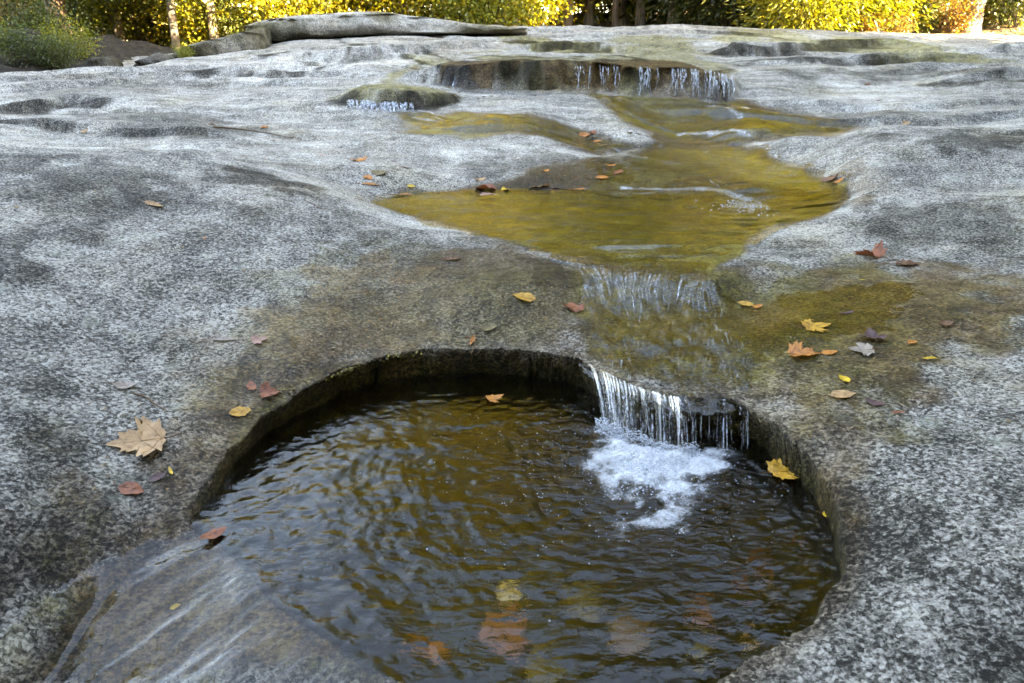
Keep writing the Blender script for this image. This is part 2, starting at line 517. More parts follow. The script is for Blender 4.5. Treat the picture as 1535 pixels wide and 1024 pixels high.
VX, VY = GX + sx + jx, GY + sy + jy + face * (.10 * vnoise(GX * 3.1, GZ * 7, GX * 0 + 3) + .05 * vnoise(GX * 9, GZ * 16, GX * 0 + 8))

# ---- stains: areas of the rock that are wet, grown with ochre algae, or blackened, plus painted shade and crest light
def area(L, soft, wob=.35, fr=5.0):
    P = hits(L)
    m = (GX > P[:, 0].min() - soft * 3) & (GX < P[:, 0].max() + soft * 3) & (GY > P[:, 1].min() - soft * 3) & (GY < P[:, 1].max() + soft * 3)
    out = np.zeros(GX.shape)
    x, y = GX[m], GY[m]
    d = poly_sdf(x, y, P)
    out[m] = sstep(-soft, soft, d + soft * wob * 2 * fbm(x * fr, y * fr, 4, .6))
    return out

def stroke(L, half, soft, fr=4.0):
    P = hits(L)
    out = np.zeros(GX.shape)
    m = (GX > P[:, 0].min() - 1) & (GX < P[:, 0].max() + 1) & (GY > P[:, 1].min() - 1) & (GY < P[:, 1].max() + 1)
    x, y = GX[m], GY[m]
    d, s, _ = seg_dist(x, y, P)
    out[m] = sstep(half + soft, half - soft, d + soft * 1.2 * fbm(x * fr, y * fr, 3, .6))
    return out

WET = np.zeros(GX.shape); ALG = np.zeros(GX.shape); BLK = np.zeros(GX.shape); PALE = np.zeros(GX.shape)
def put(A, B, k=1.0):
    np.maximum(A, B * k, out=A)
# damp band round the pothole and the apron above it
put(WET, area([(240,800),(250,720),(330,610),(420,520),(520,430),(640,375),(760,370),(840,385),(880,400),(880,540),(800,525),(640,522),(500,555),(380,630),(300,740)], .09), .9)
put(WET, area([(0,1020),(40,930),(140,850),(240,780),(330,800),(420,900),(600,1020),(300,1023)], .05), .7)
put(WET, area([(850,385),(1065,410),(1130,480),(1150,590),(1060,600),(900,560),(850,500)], .05), 1.0)
put(WET, area([(1065,410),(1120,405),(1300,402),(1535,400),(1534,540),(1400,545),(1290,620),(1190,640),(1110,590),(1060,500)], .09, .7, 8), .85)
put(WET, area([(1130,590),(1300,640),(1290,700),(1240,740),(1200,680)], .03), .6)
put(ALG, area([(860,395),(1065,410),(1110,430),(1180,520),(1160,580),(1050,590),(930,560),(860,470)], .08), .75)
put(ALG, area([(1065,412),(1150,410),(1300,405),(1350,430),(1300,500),(1240,540),(1160,580),(1090,560),(1060,470)], .16, .6, 7), .8)
put(ALG, area([(1200,405),(1534,405),(1534,520),(1400,540),(1290,600),(1200,600)], .14, .8, 9), .42)
put(ALG, area([(560,430),(700,400),(840,400),(870,500),(760,515),(600,520),(520,520)], .09), .3)
put(ALG, area([(330,640),(420,570),(520,540),(640,520),(560,530),(440,590),(350,690)], .02), .6)
put(ALG, area([(100,920),(260,830),(330,830),(420,930),(560,1020),(200,1023)], .05, 1.0, 14), .5)
put(PALE, area([(100,920),(260,830),(330,830),(420,930),(560,1020),(200,1023)], .05, 1.2, 12), .8)
put(ALG, area([(390,470),(520,420),(600,390),(560,460),(430,520)], .07), .4)
# pool bed, channel, stream
put(ALG, area([(556,300),(600,286),(880,284),(940,240),(1000,222),(1110,222),(1262,280),(1240,318),(1150,338),(1070,410),(900,398),(760,362)], .03), 1.0)
put(WET, area([(550,300),(600,280),(880,280),(940,235),(1000,216),(1110,218),(1270,280),(1245,322),(1150,342),(1070,414),(900,400),(760,364)], .03), 1.0)
put(BLK, area([(600,292),(700,284),(760,276),(800,255),(880,242),(960,245),(1110,275),(1140,298),(1000,290),(820,288)], .05), .55)
put(WET, area([(600,292),(700,280),(760,270),(800,250),(880,240),(960,240),(1110,270),(1140,298),(1000,290),(820,288)], .06), .9)
put(ALG, area([(900,148),(1000,148),(1100,150),(1180,178),(1280,188),(1200,202),(1100,215),(1010,214),(940,180)], .1), .85)
put(WET, area([(880,146),(1000,146),(1110,146),(1200,170),(1300,188),(1200,204),(1100,217),(1005,216),(930,178)], .1), 1.0)
put(BLK, area([(1020,160),(1100,155),(1200,182),(1260,190),(1100,205),(1040,190)], .12), .4)
put(ALG, area([(600,170),(680,172),(800,182),(860,196),(940,222),(900,226),(830,205),(700,208),(620,200)], .1), .95)
put(WET, area([(590,168),(680,168),(800,176),(870,192),(960,222),(900,232),(830,212),(720,206),(610,202)], .1), .9)
put(BLK, area([(790,180),(860,188),(960,215),(1000,212),(980,228),(890,224),(820,200)], .08), .6)
# brown damp band, tan scours
put(WET, area([(205,815),(235,700),(300,610),(400,515),(520,450),(620,410),(700,400),(840,400),(880,480),(880,545),(640,522),(510,553),(400,612),(310,716),(289,775)], .07, .8, 8), .9)
put(WET, area([(1180,650),(1240,640),(1300,650),(1300,720),(1262,760),(1220,692)], .05, .8, 9), .7)
put(WET, area([(0,840),(80,800),(160,790),(230,760),(260,790),(120,880),(40,960),(0,1020)], .06, .9, 8), .65)
put(ALG, area([(430,400),(560,370),(640,350),(600,420),(480,470),(330,560),(280,600),(380,470)], .06, 1.0, 9), .35)
put(ALG, area([(0,680),(60,650),(110,760),(60,860),(0,880)], .07, 1.0, 9), .25)
# lens and ledge
put(ALG, area([(500,150),(560,135),(640,132),(690,148),(660,158),(600,160)], .06), .75)
put(ALG, stroke([(560,150),(585,125),(600,110),(640,92),(720,80),(770,72)], 0.050, 0.050), .8)
put(ALG, stroke([(640,88),(760,88),(860,96),(960,98),(1080,104)], 0.234, 0.112), .7)
put(BLK, area([(610,98),(700,92),(860,98),(1085,106),(1090,146),(900,140),(760,134),(660,120)], .03), .95)  # ledge face: deep shade under the overhang painted in with its dark rock
put(WET, area([(640,112),(760,130),(900,136),(900,150),(760,145),(650,124)], .06), .4)
put(ALG, stroke([(1100,62),(1140,50),(1200,62),(1250,72),(1320,78),(1380,92),(1440,90)], 0.416, 0.196), .75)
put(ALG, stroke([(980,60),(1000,75),(985,88)], 0.572, 0.210), .75)
put(ALG, stroke([(1130,46),(1180,58),(1240,74)], 0.572, 0.168), .65)
put(ALG, stroke([(1290,58),(1360,76),(1430,90)], 0.520, 0.140), .8)
put(ALG, stroke([(780,60),(840,62),(870,72)], 0.468, 0.168), .85)
put(BLK, stroke([(775,64),(830,68),(890,70)], 0.180, 0.140), .9)
put(BLK, stroke([(1080,80),(1150,76),(1260,66),(1310,64)], 0.150, 0.140), .8)
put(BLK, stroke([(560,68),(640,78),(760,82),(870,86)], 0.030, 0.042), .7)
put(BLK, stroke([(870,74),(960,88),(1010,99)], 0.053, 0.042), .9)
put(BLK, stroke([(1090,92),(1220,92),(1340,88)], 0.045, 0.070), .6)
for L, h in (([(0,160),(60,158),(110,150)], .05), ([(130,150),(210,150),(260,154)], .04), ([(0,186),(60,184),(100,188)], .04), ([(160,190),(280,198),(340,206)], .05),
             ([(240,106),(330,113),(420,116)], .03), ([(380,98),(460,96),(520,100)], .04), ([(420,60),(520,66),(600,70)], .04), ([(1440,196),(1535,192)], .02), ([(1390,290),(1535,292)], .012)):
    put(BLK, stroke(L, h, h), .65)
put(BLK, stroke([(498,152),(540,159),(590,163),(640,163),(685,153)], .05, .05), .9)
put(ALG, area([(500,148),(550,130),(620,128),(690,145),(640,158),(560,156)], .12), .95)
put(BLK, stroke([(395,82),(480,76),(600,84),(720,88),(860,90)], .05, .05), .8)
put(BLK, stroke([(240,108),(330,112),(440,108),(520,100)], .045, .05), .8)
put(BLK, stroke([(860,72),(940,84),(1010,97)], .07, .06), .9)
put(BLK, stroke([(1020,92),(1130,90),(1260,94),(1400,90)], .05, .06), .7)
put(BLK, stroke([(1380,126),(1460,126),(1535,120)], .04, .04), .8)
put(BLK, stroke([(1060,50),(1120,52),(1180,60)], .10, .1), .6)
put(PALE, area([(360,85),(560,72),(760,84),(600,95),(420,105)], .3, .6, 2), .8)
put(PALE, area([(1020,60),(1200,50),(1400,62),(1535,70),(1535,88),(1200,82)], .3, .6, 2), .6)
# lichen patches, with shade painted dark below the crests
put(BLK, area([(0,230),(100,225),(190,232),(230,250),(280,300),(140,330),(0,420)], .16, .9, 6), .46)  # lichen mottling, darkened to shade the face below the left crest
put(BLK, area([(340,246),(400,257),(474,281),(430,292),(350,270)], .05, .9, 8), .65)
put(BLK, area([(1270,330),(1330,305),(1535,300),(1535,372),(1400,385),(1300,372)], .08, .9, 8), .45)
put(BLK, area([(1330,205),(1420,196),(1535,188),(1535,222),(1420,222)], .08, .9, 6), .5)  # shade just beneath the right crest, painted dark
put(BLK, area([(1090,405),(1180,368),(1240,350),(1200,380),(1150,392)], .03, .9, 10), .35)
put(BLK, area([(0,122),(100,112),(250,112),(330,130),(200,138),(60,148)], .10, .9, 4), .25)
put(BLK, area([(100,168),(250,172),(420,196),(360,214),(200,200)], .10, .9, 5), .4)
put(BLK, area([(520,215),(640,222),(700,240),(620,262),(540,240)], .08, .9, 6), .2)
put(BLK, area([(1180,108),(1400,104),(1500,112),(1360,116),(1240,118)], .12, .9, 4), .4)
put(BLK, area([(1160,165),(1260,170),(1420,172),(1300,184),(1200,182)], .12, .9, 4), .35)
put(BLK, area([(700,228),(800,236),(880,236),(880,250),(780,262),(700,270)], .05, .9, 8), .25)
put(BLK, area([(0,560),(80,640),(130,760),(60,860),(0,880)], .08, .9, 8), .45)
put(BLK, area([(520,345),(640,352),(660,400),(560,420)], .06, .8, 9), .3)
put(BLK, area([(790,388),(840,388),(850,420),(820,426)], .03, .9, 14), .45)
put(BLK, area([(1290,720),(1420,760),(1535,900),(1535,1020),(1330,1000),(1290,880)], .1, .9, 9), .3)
put(PALE, area([(1230,118),(1400,112),(1410,165),(1250,165)], .3, .6, 3), 1.0)
put(PALE, stroke([(0,213),(120,213),(240,219),(330,234),(420,256),(500,288),(580,322),(660,342)], .10, .09), 1.0)  # sky light on the tops, painted pale along this and the next two crests
put(PALE, stroke([(1140,212),(1250,200),(1400,190),(1535,181)], .16, .12), .9)
put(PALE, stroke([(1080,395),(1130,362),(1200,336),(1300,300),(1400,290),(1535,287)], .08, .07), .8)
put(PALE, area([(470,220),(600,210),(720,215),(830,225),(700,262),(600,275),(540,262)], .12, .7, 5), .6)
put(PALE, area([(560,75),(760,85),(820,90),(640,96)], .3, .7, 2), .6)
put(PALE, area([(1100,398),(1200,345),(1300,300),(1535,290),(1535,370),(1300,380)], .1, .7, 5), .6)
put(PALE, area([(300,480),(420,440),(520,400),(470,470),(330,560)], .08, .8, 7), .5)
# iron brown where water runs
AMB = np.zeros(GX.shape)
put(AMB, area([(30,1020),(70,930),(140,860),(230,805),(330,800),(420,900),(600,1020),(300,1023)], .06, .8, 10), 1.0)
put(AMB, area([(240,790),(230,700),(300,610),(400,520),(500,470),(620,440),(640,500),(520,545),(400,610),(310,716),(289,775)], .06, 1.0, 9), .5)
put(AMB, area([(380,470),(470,410),(560,380),(620,400),(540,450),(440,500),(330,560)], .06, 1.1, 10), .65)
put(AMB, area([(280,500),(360,490),(400,510),(330,560),(280,570)], .05, 1.1, 10), .4)
put(AMB, area([(0,760),(60,740),(140,800),(100,880),(0,930)], .06, 1.1, 10), .4)
put(AMB, area([(1290,410),(1534,405),(1534,530),(1400,540),(1300,520)], .10, 1.0, 8), .5)
put(AMB, area([(1170,620),(1290,600),(1330,650),(1270,720),(1210,680)], .05, 1.1, 12), .35)
put(AMB, area([(1240,255),(1330,262),(1290,300),(1262,290)], .07, 1.0, 8), .45)
put(AMB, area([(615,100),(700,94),(860,100),(1085,108),(1090,144),(900,138),(760,132),(660,118)], .05, 1.2, 4), .55)
# the pothole wall
ang = np.arctan2(GY - RC[1], GX - RC[0])
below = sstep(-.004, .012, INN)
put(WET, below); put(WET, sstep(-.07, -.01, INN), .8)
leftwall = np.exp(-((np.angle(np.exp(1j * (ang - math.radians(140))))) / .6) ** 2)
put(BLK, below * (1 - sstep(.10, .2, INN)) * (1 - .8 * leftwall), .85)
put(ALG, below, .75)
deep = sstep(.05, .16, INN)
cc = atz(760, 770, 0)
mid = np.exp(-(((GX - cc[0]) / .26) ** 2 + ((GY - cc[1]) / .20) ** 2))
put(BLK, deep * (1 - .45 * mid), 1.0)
put(PALE, area([(600,302),(700,296),(1000,292),(1150,300),(1240,300),(1200,320),(1100,340),(1050,400),(900,392),(760,355)], .08), .6)
put(PALE, area([(1000,225),(1110,226),(1250,282),(1230,305),(1150,290),(1060,250)], .05), .8)

V = np.stack([VX, VY, GZ], -1).reshape(-1, 3)
F = grid_faces(n_x, len(ys))
rock_me = mesh('bedrock', V, F)
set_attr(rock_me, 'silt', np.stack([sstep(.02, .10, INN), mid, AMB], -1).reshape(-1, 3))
set_attr(rock_me, 'stain_shade', np.stack([WET, ALG, BLK, PALE], -1).reshape(-1, 4))

def rock_material():
    t = NT('granite')
    p = t.pos()
    at = t.n('Attribute', attribute_name='stain_shade')
    s = t.sep(at.outputs['Color'])
    wet, alg, blk, pale = s[0], s[1], s[2], at.outputs['Alpha']
    warp = t.n('VectorMath', {0: p, 1: t.n('VectorMath', {0: t.n('TexNoise', {'Vector': p, 'Scale': 22.0, 'Detail': 2.0}).outputs[1], 1: (.02, .02, .02)}, operation='MULTIPLY').outputs[0]}, operation='ADD').outputs[0]
    g1 = t.noise(t.mapping(warp, (.8, 1.25, 1.25)), 105, 6, .70)
    g2 = t.noise(p, 270, 3, .6)
    vor = t.n('TexVoronoi', {'Vector': warp, 'Scale': 150.0, 'Randomness': 1.0}).outputs['Color']
    folia = t.noise(t.mapping(p, (.8, 5.0, 5.0), (0, 0, .12)), 1.5, 5, .62, .05)
    farw = t.maprange(t.n('SeparateXYZ', {0: p}).outputs[1], 2.6, 6.0)
    vv = t.sep(vor)[0]
    patch = t.noise(p, 3.2, 5, .6)
    patch2 = t.noise(p, 13, 4, .6)
    tint = t.noise(p, 1.7, 4, .6)
    gk = t.math('SUBTRACT', 1.0, t.math('MULTIPLY', farw, .45))
    f = t.math('ADD', t.math('ADD', t.math('MULTIPLY', t.math('SUBTRACT', g1, .5), gk), .5), t.math('MULTIPLY', t.math('SUBTRACT', g2, .5), t.math('MULTIPLY', gk, .55)))
    f = t.math('ADD', f, t.math('MULTIPLY', t.math('SUBTRACT', vv, .5), .30))
    f = t.math('ADD', f, t.math('MULTIPLY', t.math('SUBTRACT', patch, .5), t.math('SUBTRACT', .50, t.math('MULTIPLY', farw, .26))))
    f = t.math('ADD', f, t.math('MULTIPLY', t.math('SUBTRACT', patch2, .5), .30))
    f = t.math('ADD', f, t.math('MULTIPLY', t.math('SUBTRACT', folia, .52), t.math('ADD', t.math('MULTIPLY', farw, .20), .2)))
    f = t.math('ADD', f, t.math('MULTIPLY', pale, .09))
    f = t.math('SUBTRACT', f, t.math('MULTIPLY', blk, .14))
    col = t.ramp(f, [(.31, (.026, .024, .020)), (.42, (.105, .097, .081)), (.52, (.235, .218, .188)), (.62, (.40, .373, .325)), (.74, (.58, .545, .48))])
    col = t.mix(t.maprange(tint, .5, .72, 0, .55), col, t.mix(1.0, col, (1.0, .86, .62), 'MULTIPLY'))
    col = t.mix(t.maprange(patch2, .58, .75, 0, .4), col, t.mix(1.0, col, (.80, .84, .62), 'MULTIPLY'))
    # lichen rosettes and pits
    lw = t.n('VectorMath', {0: p, 1: t.n('VectorMath', {0: t.n('TexNoise', {'Vector': p, 'Scale': 30.0, 'Detail': 3.0}).outputs[1], 1: (.035, .035, .035)}, operation='MULTIPLY').outputs[0]}, operation='ADD').outputs[0]
    vl = t.n('TexVoronoi', {'Vector': lw, 'Scale': 11.0})
    lich = t.math('MULTIPLY', t.maprange(vl.outputs['Distance'], .36, .24), t.maprange(t.sep(vl.outputs['Color'])[0], .62, .70))
    lich = t.math('MULTIPLY', lich, t.maprange(t.noise(p, 2.1, 3), .46, .56))
    col = t.mix(t.math('MULTIPLY', lich, .55), col, t.ramp(g1, [(.35, (.13, .135, .10)), (.6, (.40, .41, .33))]))
    vp_ = t.n('TexVoronoi', {'Vector': lw, 'Scale': 31.0})
    pit = t.math('MULTIPLY', t.maprange(vp_.outputs['Distance'], .20, .08), t.maprange(t.sep(vp_.outputs['Color'])[1], .55, .7))
    col = t.mix(t.math('MULTIPLY', pit, .7), col, (.035, .032, .026))
    # damp rock, algae, black film with painted shade
    brk = t.maprange(g1, .35, .65, .45, 1.0)
    wcol = t.ramp(f, [(.33, (.006, .004, .002)), (.45, (.030, .019, .010)), (.56, (.085, .057, .031)), (.68, (.20, .148, .095)), (.8, (.36, .30, .23))])
    col = t.mix(wet, col, wcol)
    acol = t.ramp(t.math('ADD', t.math('ADD', g1, t.math('MULTIPLY', pale, .12)), t.math('MULTIPLY', t.math('SUBTRACT', patch2, .5), .5)), [(.3, (.018, .014, .002)), (.48, (.095, .074, .006)), (.62, (.22, .175, .014)), (.8, (.48, .39, .035))])
    col = t.mix(t.math('MULTIPLY', alg, brk), col, acol)
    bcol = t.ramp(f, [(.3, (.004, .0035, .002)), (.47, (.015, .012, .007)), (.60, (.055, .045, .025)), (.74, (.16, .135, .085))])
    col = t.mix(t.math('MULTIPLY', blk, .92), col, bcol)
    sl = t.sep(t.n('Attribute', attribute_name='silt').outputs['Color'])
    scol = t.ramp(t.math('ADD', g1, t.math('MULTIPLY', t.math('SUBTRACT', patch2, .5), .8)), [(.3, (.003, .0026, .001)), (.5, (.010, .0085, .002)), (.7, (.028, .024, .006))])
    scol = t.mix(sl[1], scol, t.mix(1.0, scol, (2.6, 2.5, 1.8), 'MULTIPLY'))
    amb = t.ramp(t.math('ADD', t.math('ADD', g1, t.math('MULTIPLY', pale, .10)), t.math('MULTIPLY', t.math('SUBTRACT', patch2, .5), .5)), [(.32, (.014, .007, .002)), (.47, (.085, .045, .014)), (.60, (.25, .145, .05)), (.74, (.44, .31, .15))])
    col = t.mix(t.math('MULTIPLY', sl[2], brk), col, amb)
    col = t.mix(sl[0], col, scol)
    rough = t.maprange(wet, 0, 1, .78, .30)
    rough = t.math('ADD', rough, t.math('MULTIPLY', t.math('SUBTRACT', g2, .5), .2))
    h = t.math('ADD', t.math('MULTIPLY', g1, 1.0), t.math('MULTIPLY', g2, .35))
    b = t.bump(h, t.math('SUBTRACT', 1.0, t.math('MULTIPLY', farw, .75)), .012)
    b2 = t.bump(patch2, t.math('SUBTRACT', .5, t.math('MULTIPLY', farw, .3)), .02, b)
    pb = t.n('BsdfPrincipled', {'Base Color': col, 'Roughness': rough, 'Normal': b2, 'Specular IOR Level': t.math('MULTIPLY', t.maprange(wet, 0, 1, .30, .30), t.maprange(blk, 0, 1, 1, .35))})
    return t.done(pb.outputs[0])
M_ROCK = rock_material()
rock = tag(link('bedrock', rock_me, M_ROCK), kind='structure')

# forest floor: one sheet out to the horizon
fx = np.concatenate([-np.geomspace(260, 14, 30), np.linspace(-13, 13, 90), np.geomspace(14, 260, 30)])
fy = np.concatenate([-np.geomspace(260, 4, 24), np.linspace(-3, 32, 130), np.geomspace(33, 300, 30)])
FX, FY = np.meshgrid(fx, fy)
FZ = floor_z(FX, FY)
inside = (1 - sstep(10.5, 12.5, np.abs(FX))) * (1 - sstep(15.8, 17.2, FY)) * sstep(-3, -1.5, FY)
FZ = FZ - 1.8 * inside
floor_me = mesh('forest_floor', np.stack([FX, FY, FZ], -1).reshape(-1, 3), grid_faces(len(fx), len(fy)))
t = NT('leaf_litter')
p = t.pos()
n1 = t.noise(p, 14, 5, .7); n2 = t.noise(p, .8, 4, .6)
v = t.n('TexVoronoi', {'Vector': p, 'Scale': 11.0}).outputs['Color']
c = t.ramp(t.math('ADD', t.math('MULTIPLY', n1, .5), t.math('MULTIPLY', t.sep(v)[0], .5)), [(.25, (.03, .02, .012)), (.45, (.13, .075, .03)), (.6, (.26, .15, .055)), (.8, (.38, .25, .11))])
c = t.mix(t.maprange(n2, .5, .7, 0, .8), c, (.055, .07, .02))
M_LITTER = t.done(t.n('BsdfPrincipled', {'Base Color': c, 'Roughness': .9, 'Normal': t.bump(n1, .8, .06)}).outputs[0])
tag(link('forest_floor', floor_me, M_LITTER), kind='structure')
# ------------------------------------------------------------------ water
def water_material():
    t = NT('stream_water')
    fl = t.n('Attribute', attribute_name='flow').outputs['Vector']
    at = t.n('Attribute', attribute_name='foam')
    s = t.sep(at.outputs['Color'])
    foam, streak, chop = s[0], s[1], s[2]
    depth = at.outputs['Alpha']
    p = t.pos()
    st = t.noise(t.mapping(fl, (60, 5.5, 1)), 1.0, 4, .6, .4)
    st2 = t.noise(t.mapping(fl, (150, 14, 1)), 1.0, 3, .6, .3)
    fo = t.noise(p, 120, 5, .75, .9)
    fo2 = t.noise(p, 17, 3, .6, .8)
    tiny = t.noise(t.mapping(p, (38, 70, 60)), 1.0, 3, .55, .5)
    h = t.math('ADD', t.math('MULTIPLY', tiny, t.math('ADD', t.math('MULTIPLY', chop, 1.0), .12)), t.math('MULTIPLY', t.math('ADD', st, t.math('MULTIPLY', st2, .4)), t.math('MULTIPLY', streak, 2.6)))
    nb = t.bump(h, .75, .010)
    fr = t.n('Fresnel', {'IOR': 1.33, 'Normal': nb}).outputs[0]
    refr = t.n('BsdfRefraction', {'Color': t.mix(depth, (.99, .985, .96), (.92, .86, .60)), 'Roughness': 0.0, 'IOR': 1.33, 'Normal': nb}).outputs[0]
    glos = t.n('BsdfGlossy', {'Color': (1, 1, 1), 'Roughness': 0.02, 'Normal': nb}).outputs[0]
    wat = t.n('MixShader', {0: fr, 1: refr, 2: glos}).outputs[0]
    f1 = t.math('ADD', t.math('ADD', t.math('MULTIPLY', fo, .62), t.math('MULTIPLY', fo2, .45)), t.math('MULTIPLY', foam, .62))
    f1 = t.math('MULTIPLY', t.math('MULTIPLY', t.maprange(f1, .82, 1.22), t.maprange(foam, 0, .25)), .8)
    f2 = t.math('MULTIPLY', t.maprange(t.math('ADD', t.math('ADD', st, t.math('MULTIPLY', st2, .35)), t.math('MULTIPLY', streak, .30)), .88, 1.12), t.maprange(streak, 0.02, .35))
    ff = t.math('MINIMUM', t.math('ADD', f1, t.math('MULTIPLY', f2, .55)), .92)
    fb = t.bump(t.math('ADD', fo, st), .8, .012)
    wd = t.n('BsdfPrincipled', {'Base Color': (.80, .84, .88), 'Roughness': .25, 'Normal': fb, 'Specular IOR Level': .6}).outputs[0]
    return t.done(t.n('MixShader', {0: ff, 1: wat, 2: wd}).outputs[0])

def fall_material():
    t = NT('falling_water')
    fl = t.n('Attribute', attribute_name='flow').outputs['Vector']
    fade = t.sep(t.n('Attribute', attribute_name='foam').outputs['Color'])
    a = t.noise(t.mapping(fl, (95, 4.0, 1)), 1.0, 4, .62, .25)
    b = t.noise(t.mapping(fl, (260, 9, 1)), 1.0, 3, .6, .2)
    big = t.noise(t.mapping(fl, (28, 1.5, 1)), 1.0, 2, .5)
    h = t.math('ADD', a, t.math('MULTIPLY', b, .45))
    nb = t.bump(h, 1.0, .012)
    dens = t.math('ADD', t.math('ADD', h, t.math('MULTIPLY', big, .7)), t.math('MULTIPLY', fade[0], .5))
    white = t.maprange(dens, 1.22, 1.52)
    fr = t.n('Fresnel', {'IOR': 1.33, 'Normal': nb}).outputs[0]
    clear = t.n('MixShader', {0: fr, 1: t.n('BsdfTransparent', {'Color': (.93, .93, .88)}).outputs[0], 2: t.n('BsdfGlossy', {'Color': (1, 1, 1), 'Roughness': .05, 'Normal': nb}).outputs[0]}).outputs[0]
    wd = t.n('BsdfDiffuse', {'Color': (.82, .86, .90), 'Normal': nb}).outputs[0]
    wt = t.n('BsdfTranslucent', {'Color': (.80, .84, .88), 'Normal': nb}).outputs[0]
    wg = t.n('BsdfGlossy', {'Color': (1, 1, 1), 'Roughness': .15, 'Normal': nb}).outputs[0]
    w1 = t.n('MixShader', {0: .35, 1: wd, 2: wt}).outputs[0]
    w2 = t.n('MixShader', {0: .18, 1: w1, 2: wg}).outputs[0]
    body = t.n('MixShader', {0: white, 1: clear, 2: w2}).outputs[0]
    hole = t.maprange(t.math('ADD', dens, t.math('MULTIPLY', fade[1], -1.0)), .55, .80)
    return t.done(t.n('MixShader', {0: hole, 1: t.n('BsdfTransparent').outputs[0], 2: body}).outputs[0])
M_WATER, M_FALL = water_material(), fall_material()

def bedz(X, Y):
    return B1(X, Y) + pothole(X, Y)[0]

def water_sheet(name, x0, x1, y0, y1, step, zfun, maskfun, attrs):
    nx, ny = int((x1 - x0) / step) + 1, int((y1 - y0) / step) + 1
    X, Y = np.meshgrid(np.linspace(x0, x1, nx), np.linspace(y0, y1, ny))
    mk = maskfun(X, Y)
    Z = zfun(X, Y)
    foam, flow = attrs(X, Y)
    F = grid_faces(nx, ny)
    keep = (mk.ravel()[F] > 0).any(1)
    F = F[keep]
    used = np.unique(F)
    re = np.full(nx * ny, -1); re[used] = np.arange(len(used))
    me = mesh(name, np.stack([X, Y, Z], -1).reshape(-1, 3)[used], re[F])
    bed = bedz(X, Y)
    dep = sstep(.012, .12, Z - bed)
    set_attr(me, 'foam', np.c_[foam.reshape(-1, 3), dep.ravel()][used])
    at = me.attributes.new('flow', 'FLOAT_VECTOR', 'POINT')
    at.data.foreach_set('vector', np.asarray(flow, np.float32).reshape(-1, 3)[used].ravel())
    o = link(name, me, M_WATER)
    tag(o, kind='structure')
    return o

FALL_C = atz(985, 700, 0)[:2]
SWIRL = atz(800, 800, 0)[:2]
OUTFLOW = np.array([atz(*p) for p in [(330,790,0),(288,790,0),(215,810,.004),(130,868,-.015),(60,940,-.04),(0,1015,-.06),(-40,1100,-.08),(500,1250,-.06),(700,1150,0),(640,1060,0),(520,980,0),(400,890,0)]])
OUTSINK = np.array([atz(*p) for p in [(420,730,0),(288,785,0),(215,806,.004),(130,864,-.015),(60,936,-.04),(0,1010,-.06),(-40,1100,-.08),(500,1350,-.06),(900,1250,0),(850,950,0),(600,820,0)]])
def pot_mask(X, Y):
    return ((poly_sdf(X, Y, RIM) > -.055) | (poly_sdf(X, Y, OUTFLOW) > -.004)).astype(float)
def pot_z(X, Y):
    r = np.hypot(X - FALL_C[0], Y - FALL_C[1])
    wob = .05 * vnoise(X * 5, Y * 5) + .02 * vnoise(X * 13, Y * 13)
    z = .0016 * np.exp(-r / .4) * np.sin(2 * math.pi * (r + wob) / .042) * sstep(.08, .2, r)
    z += .0008 * np.exp(-r / .8) * np.sin(2 * math.pi * (r + 1.4 * wob) / .021 + 1)  * sstep(.1, .3, r)
    rs = np.hypot(X - SWIRL[0], Y - SWIRL[1]); th = np.arctan2(Y - SWIRL[1], X - SWIRL[0])
    cx, cy = np.cos(th), np.sin(th)
    z *= .85
    z += .0024 * vnoise(rs * 9 + 1.2 * vnoise(cx * 2, cy * 2 + rs * 2), cx * 1.6 + 5, cy * 1.6)
    z += .0010 * vnoise(rs * 34 + 1.0 * vnoise(X * 6, Y * 6), cx * 3.2 + 9, cy * 3.2)
    z += .0010 * vnoise(X * 60 + 2 * vnoise(X * 9, Y * 9), Y * 75) + .0013 * vnoise(X * 27 + 1.5 * vnoise(X * 5, Y * 5), Y * 40)
    z += .009 * np.exp(-(r / .09) ** 2) * vnoise(X * 41 + 5, Y * 41 + 2) + .007 * np.exp(-(r / .2) ** 2) * fbm(X * 26, Y * 26, 3)
    o = poly_sdf(X, Y, OUTFLOW)
    fall = np.minimum(0, B1(X, Y) + .013 - .024 * (1 - sstep(0, .10, poly_sdf(X, Y, OUTSINK))) * (poly_sdf(X, Y, RIM) < -.01) + .003 * vnoise(X * 11, Y * 11) * (poly_sdf(X, Y, RIM) < -.03))
    dx, dy = .77, .64
    u, v = X * dy - Y * dx, X * dx + Y * dy
    fl = .0017 * vnoise(u * 46 + .6 * vnoise(u * 9, v * 9), v * 7) + .0012 * vnoise(u * 120, v * 24)
    k = sstep(-.02, .06, o)
    z = z * (1 - k) + (fall + fl) * k
    d = poly_sdf(X, Y, RIM)
    return z * 1.0 + .003 * sstep(.03, 0, d) * (1 - k)
FOAM1 = np.array([atz(x, y, 0) for x, y in [(895,640),(940,650),(1000,672),(1050,672),(1100,665),(1090,700),(1060,725),(1045,760),(1030,790),(970,800),(900,812),(880,790),(920,770),(905,740),(860,725),(890,690)]])
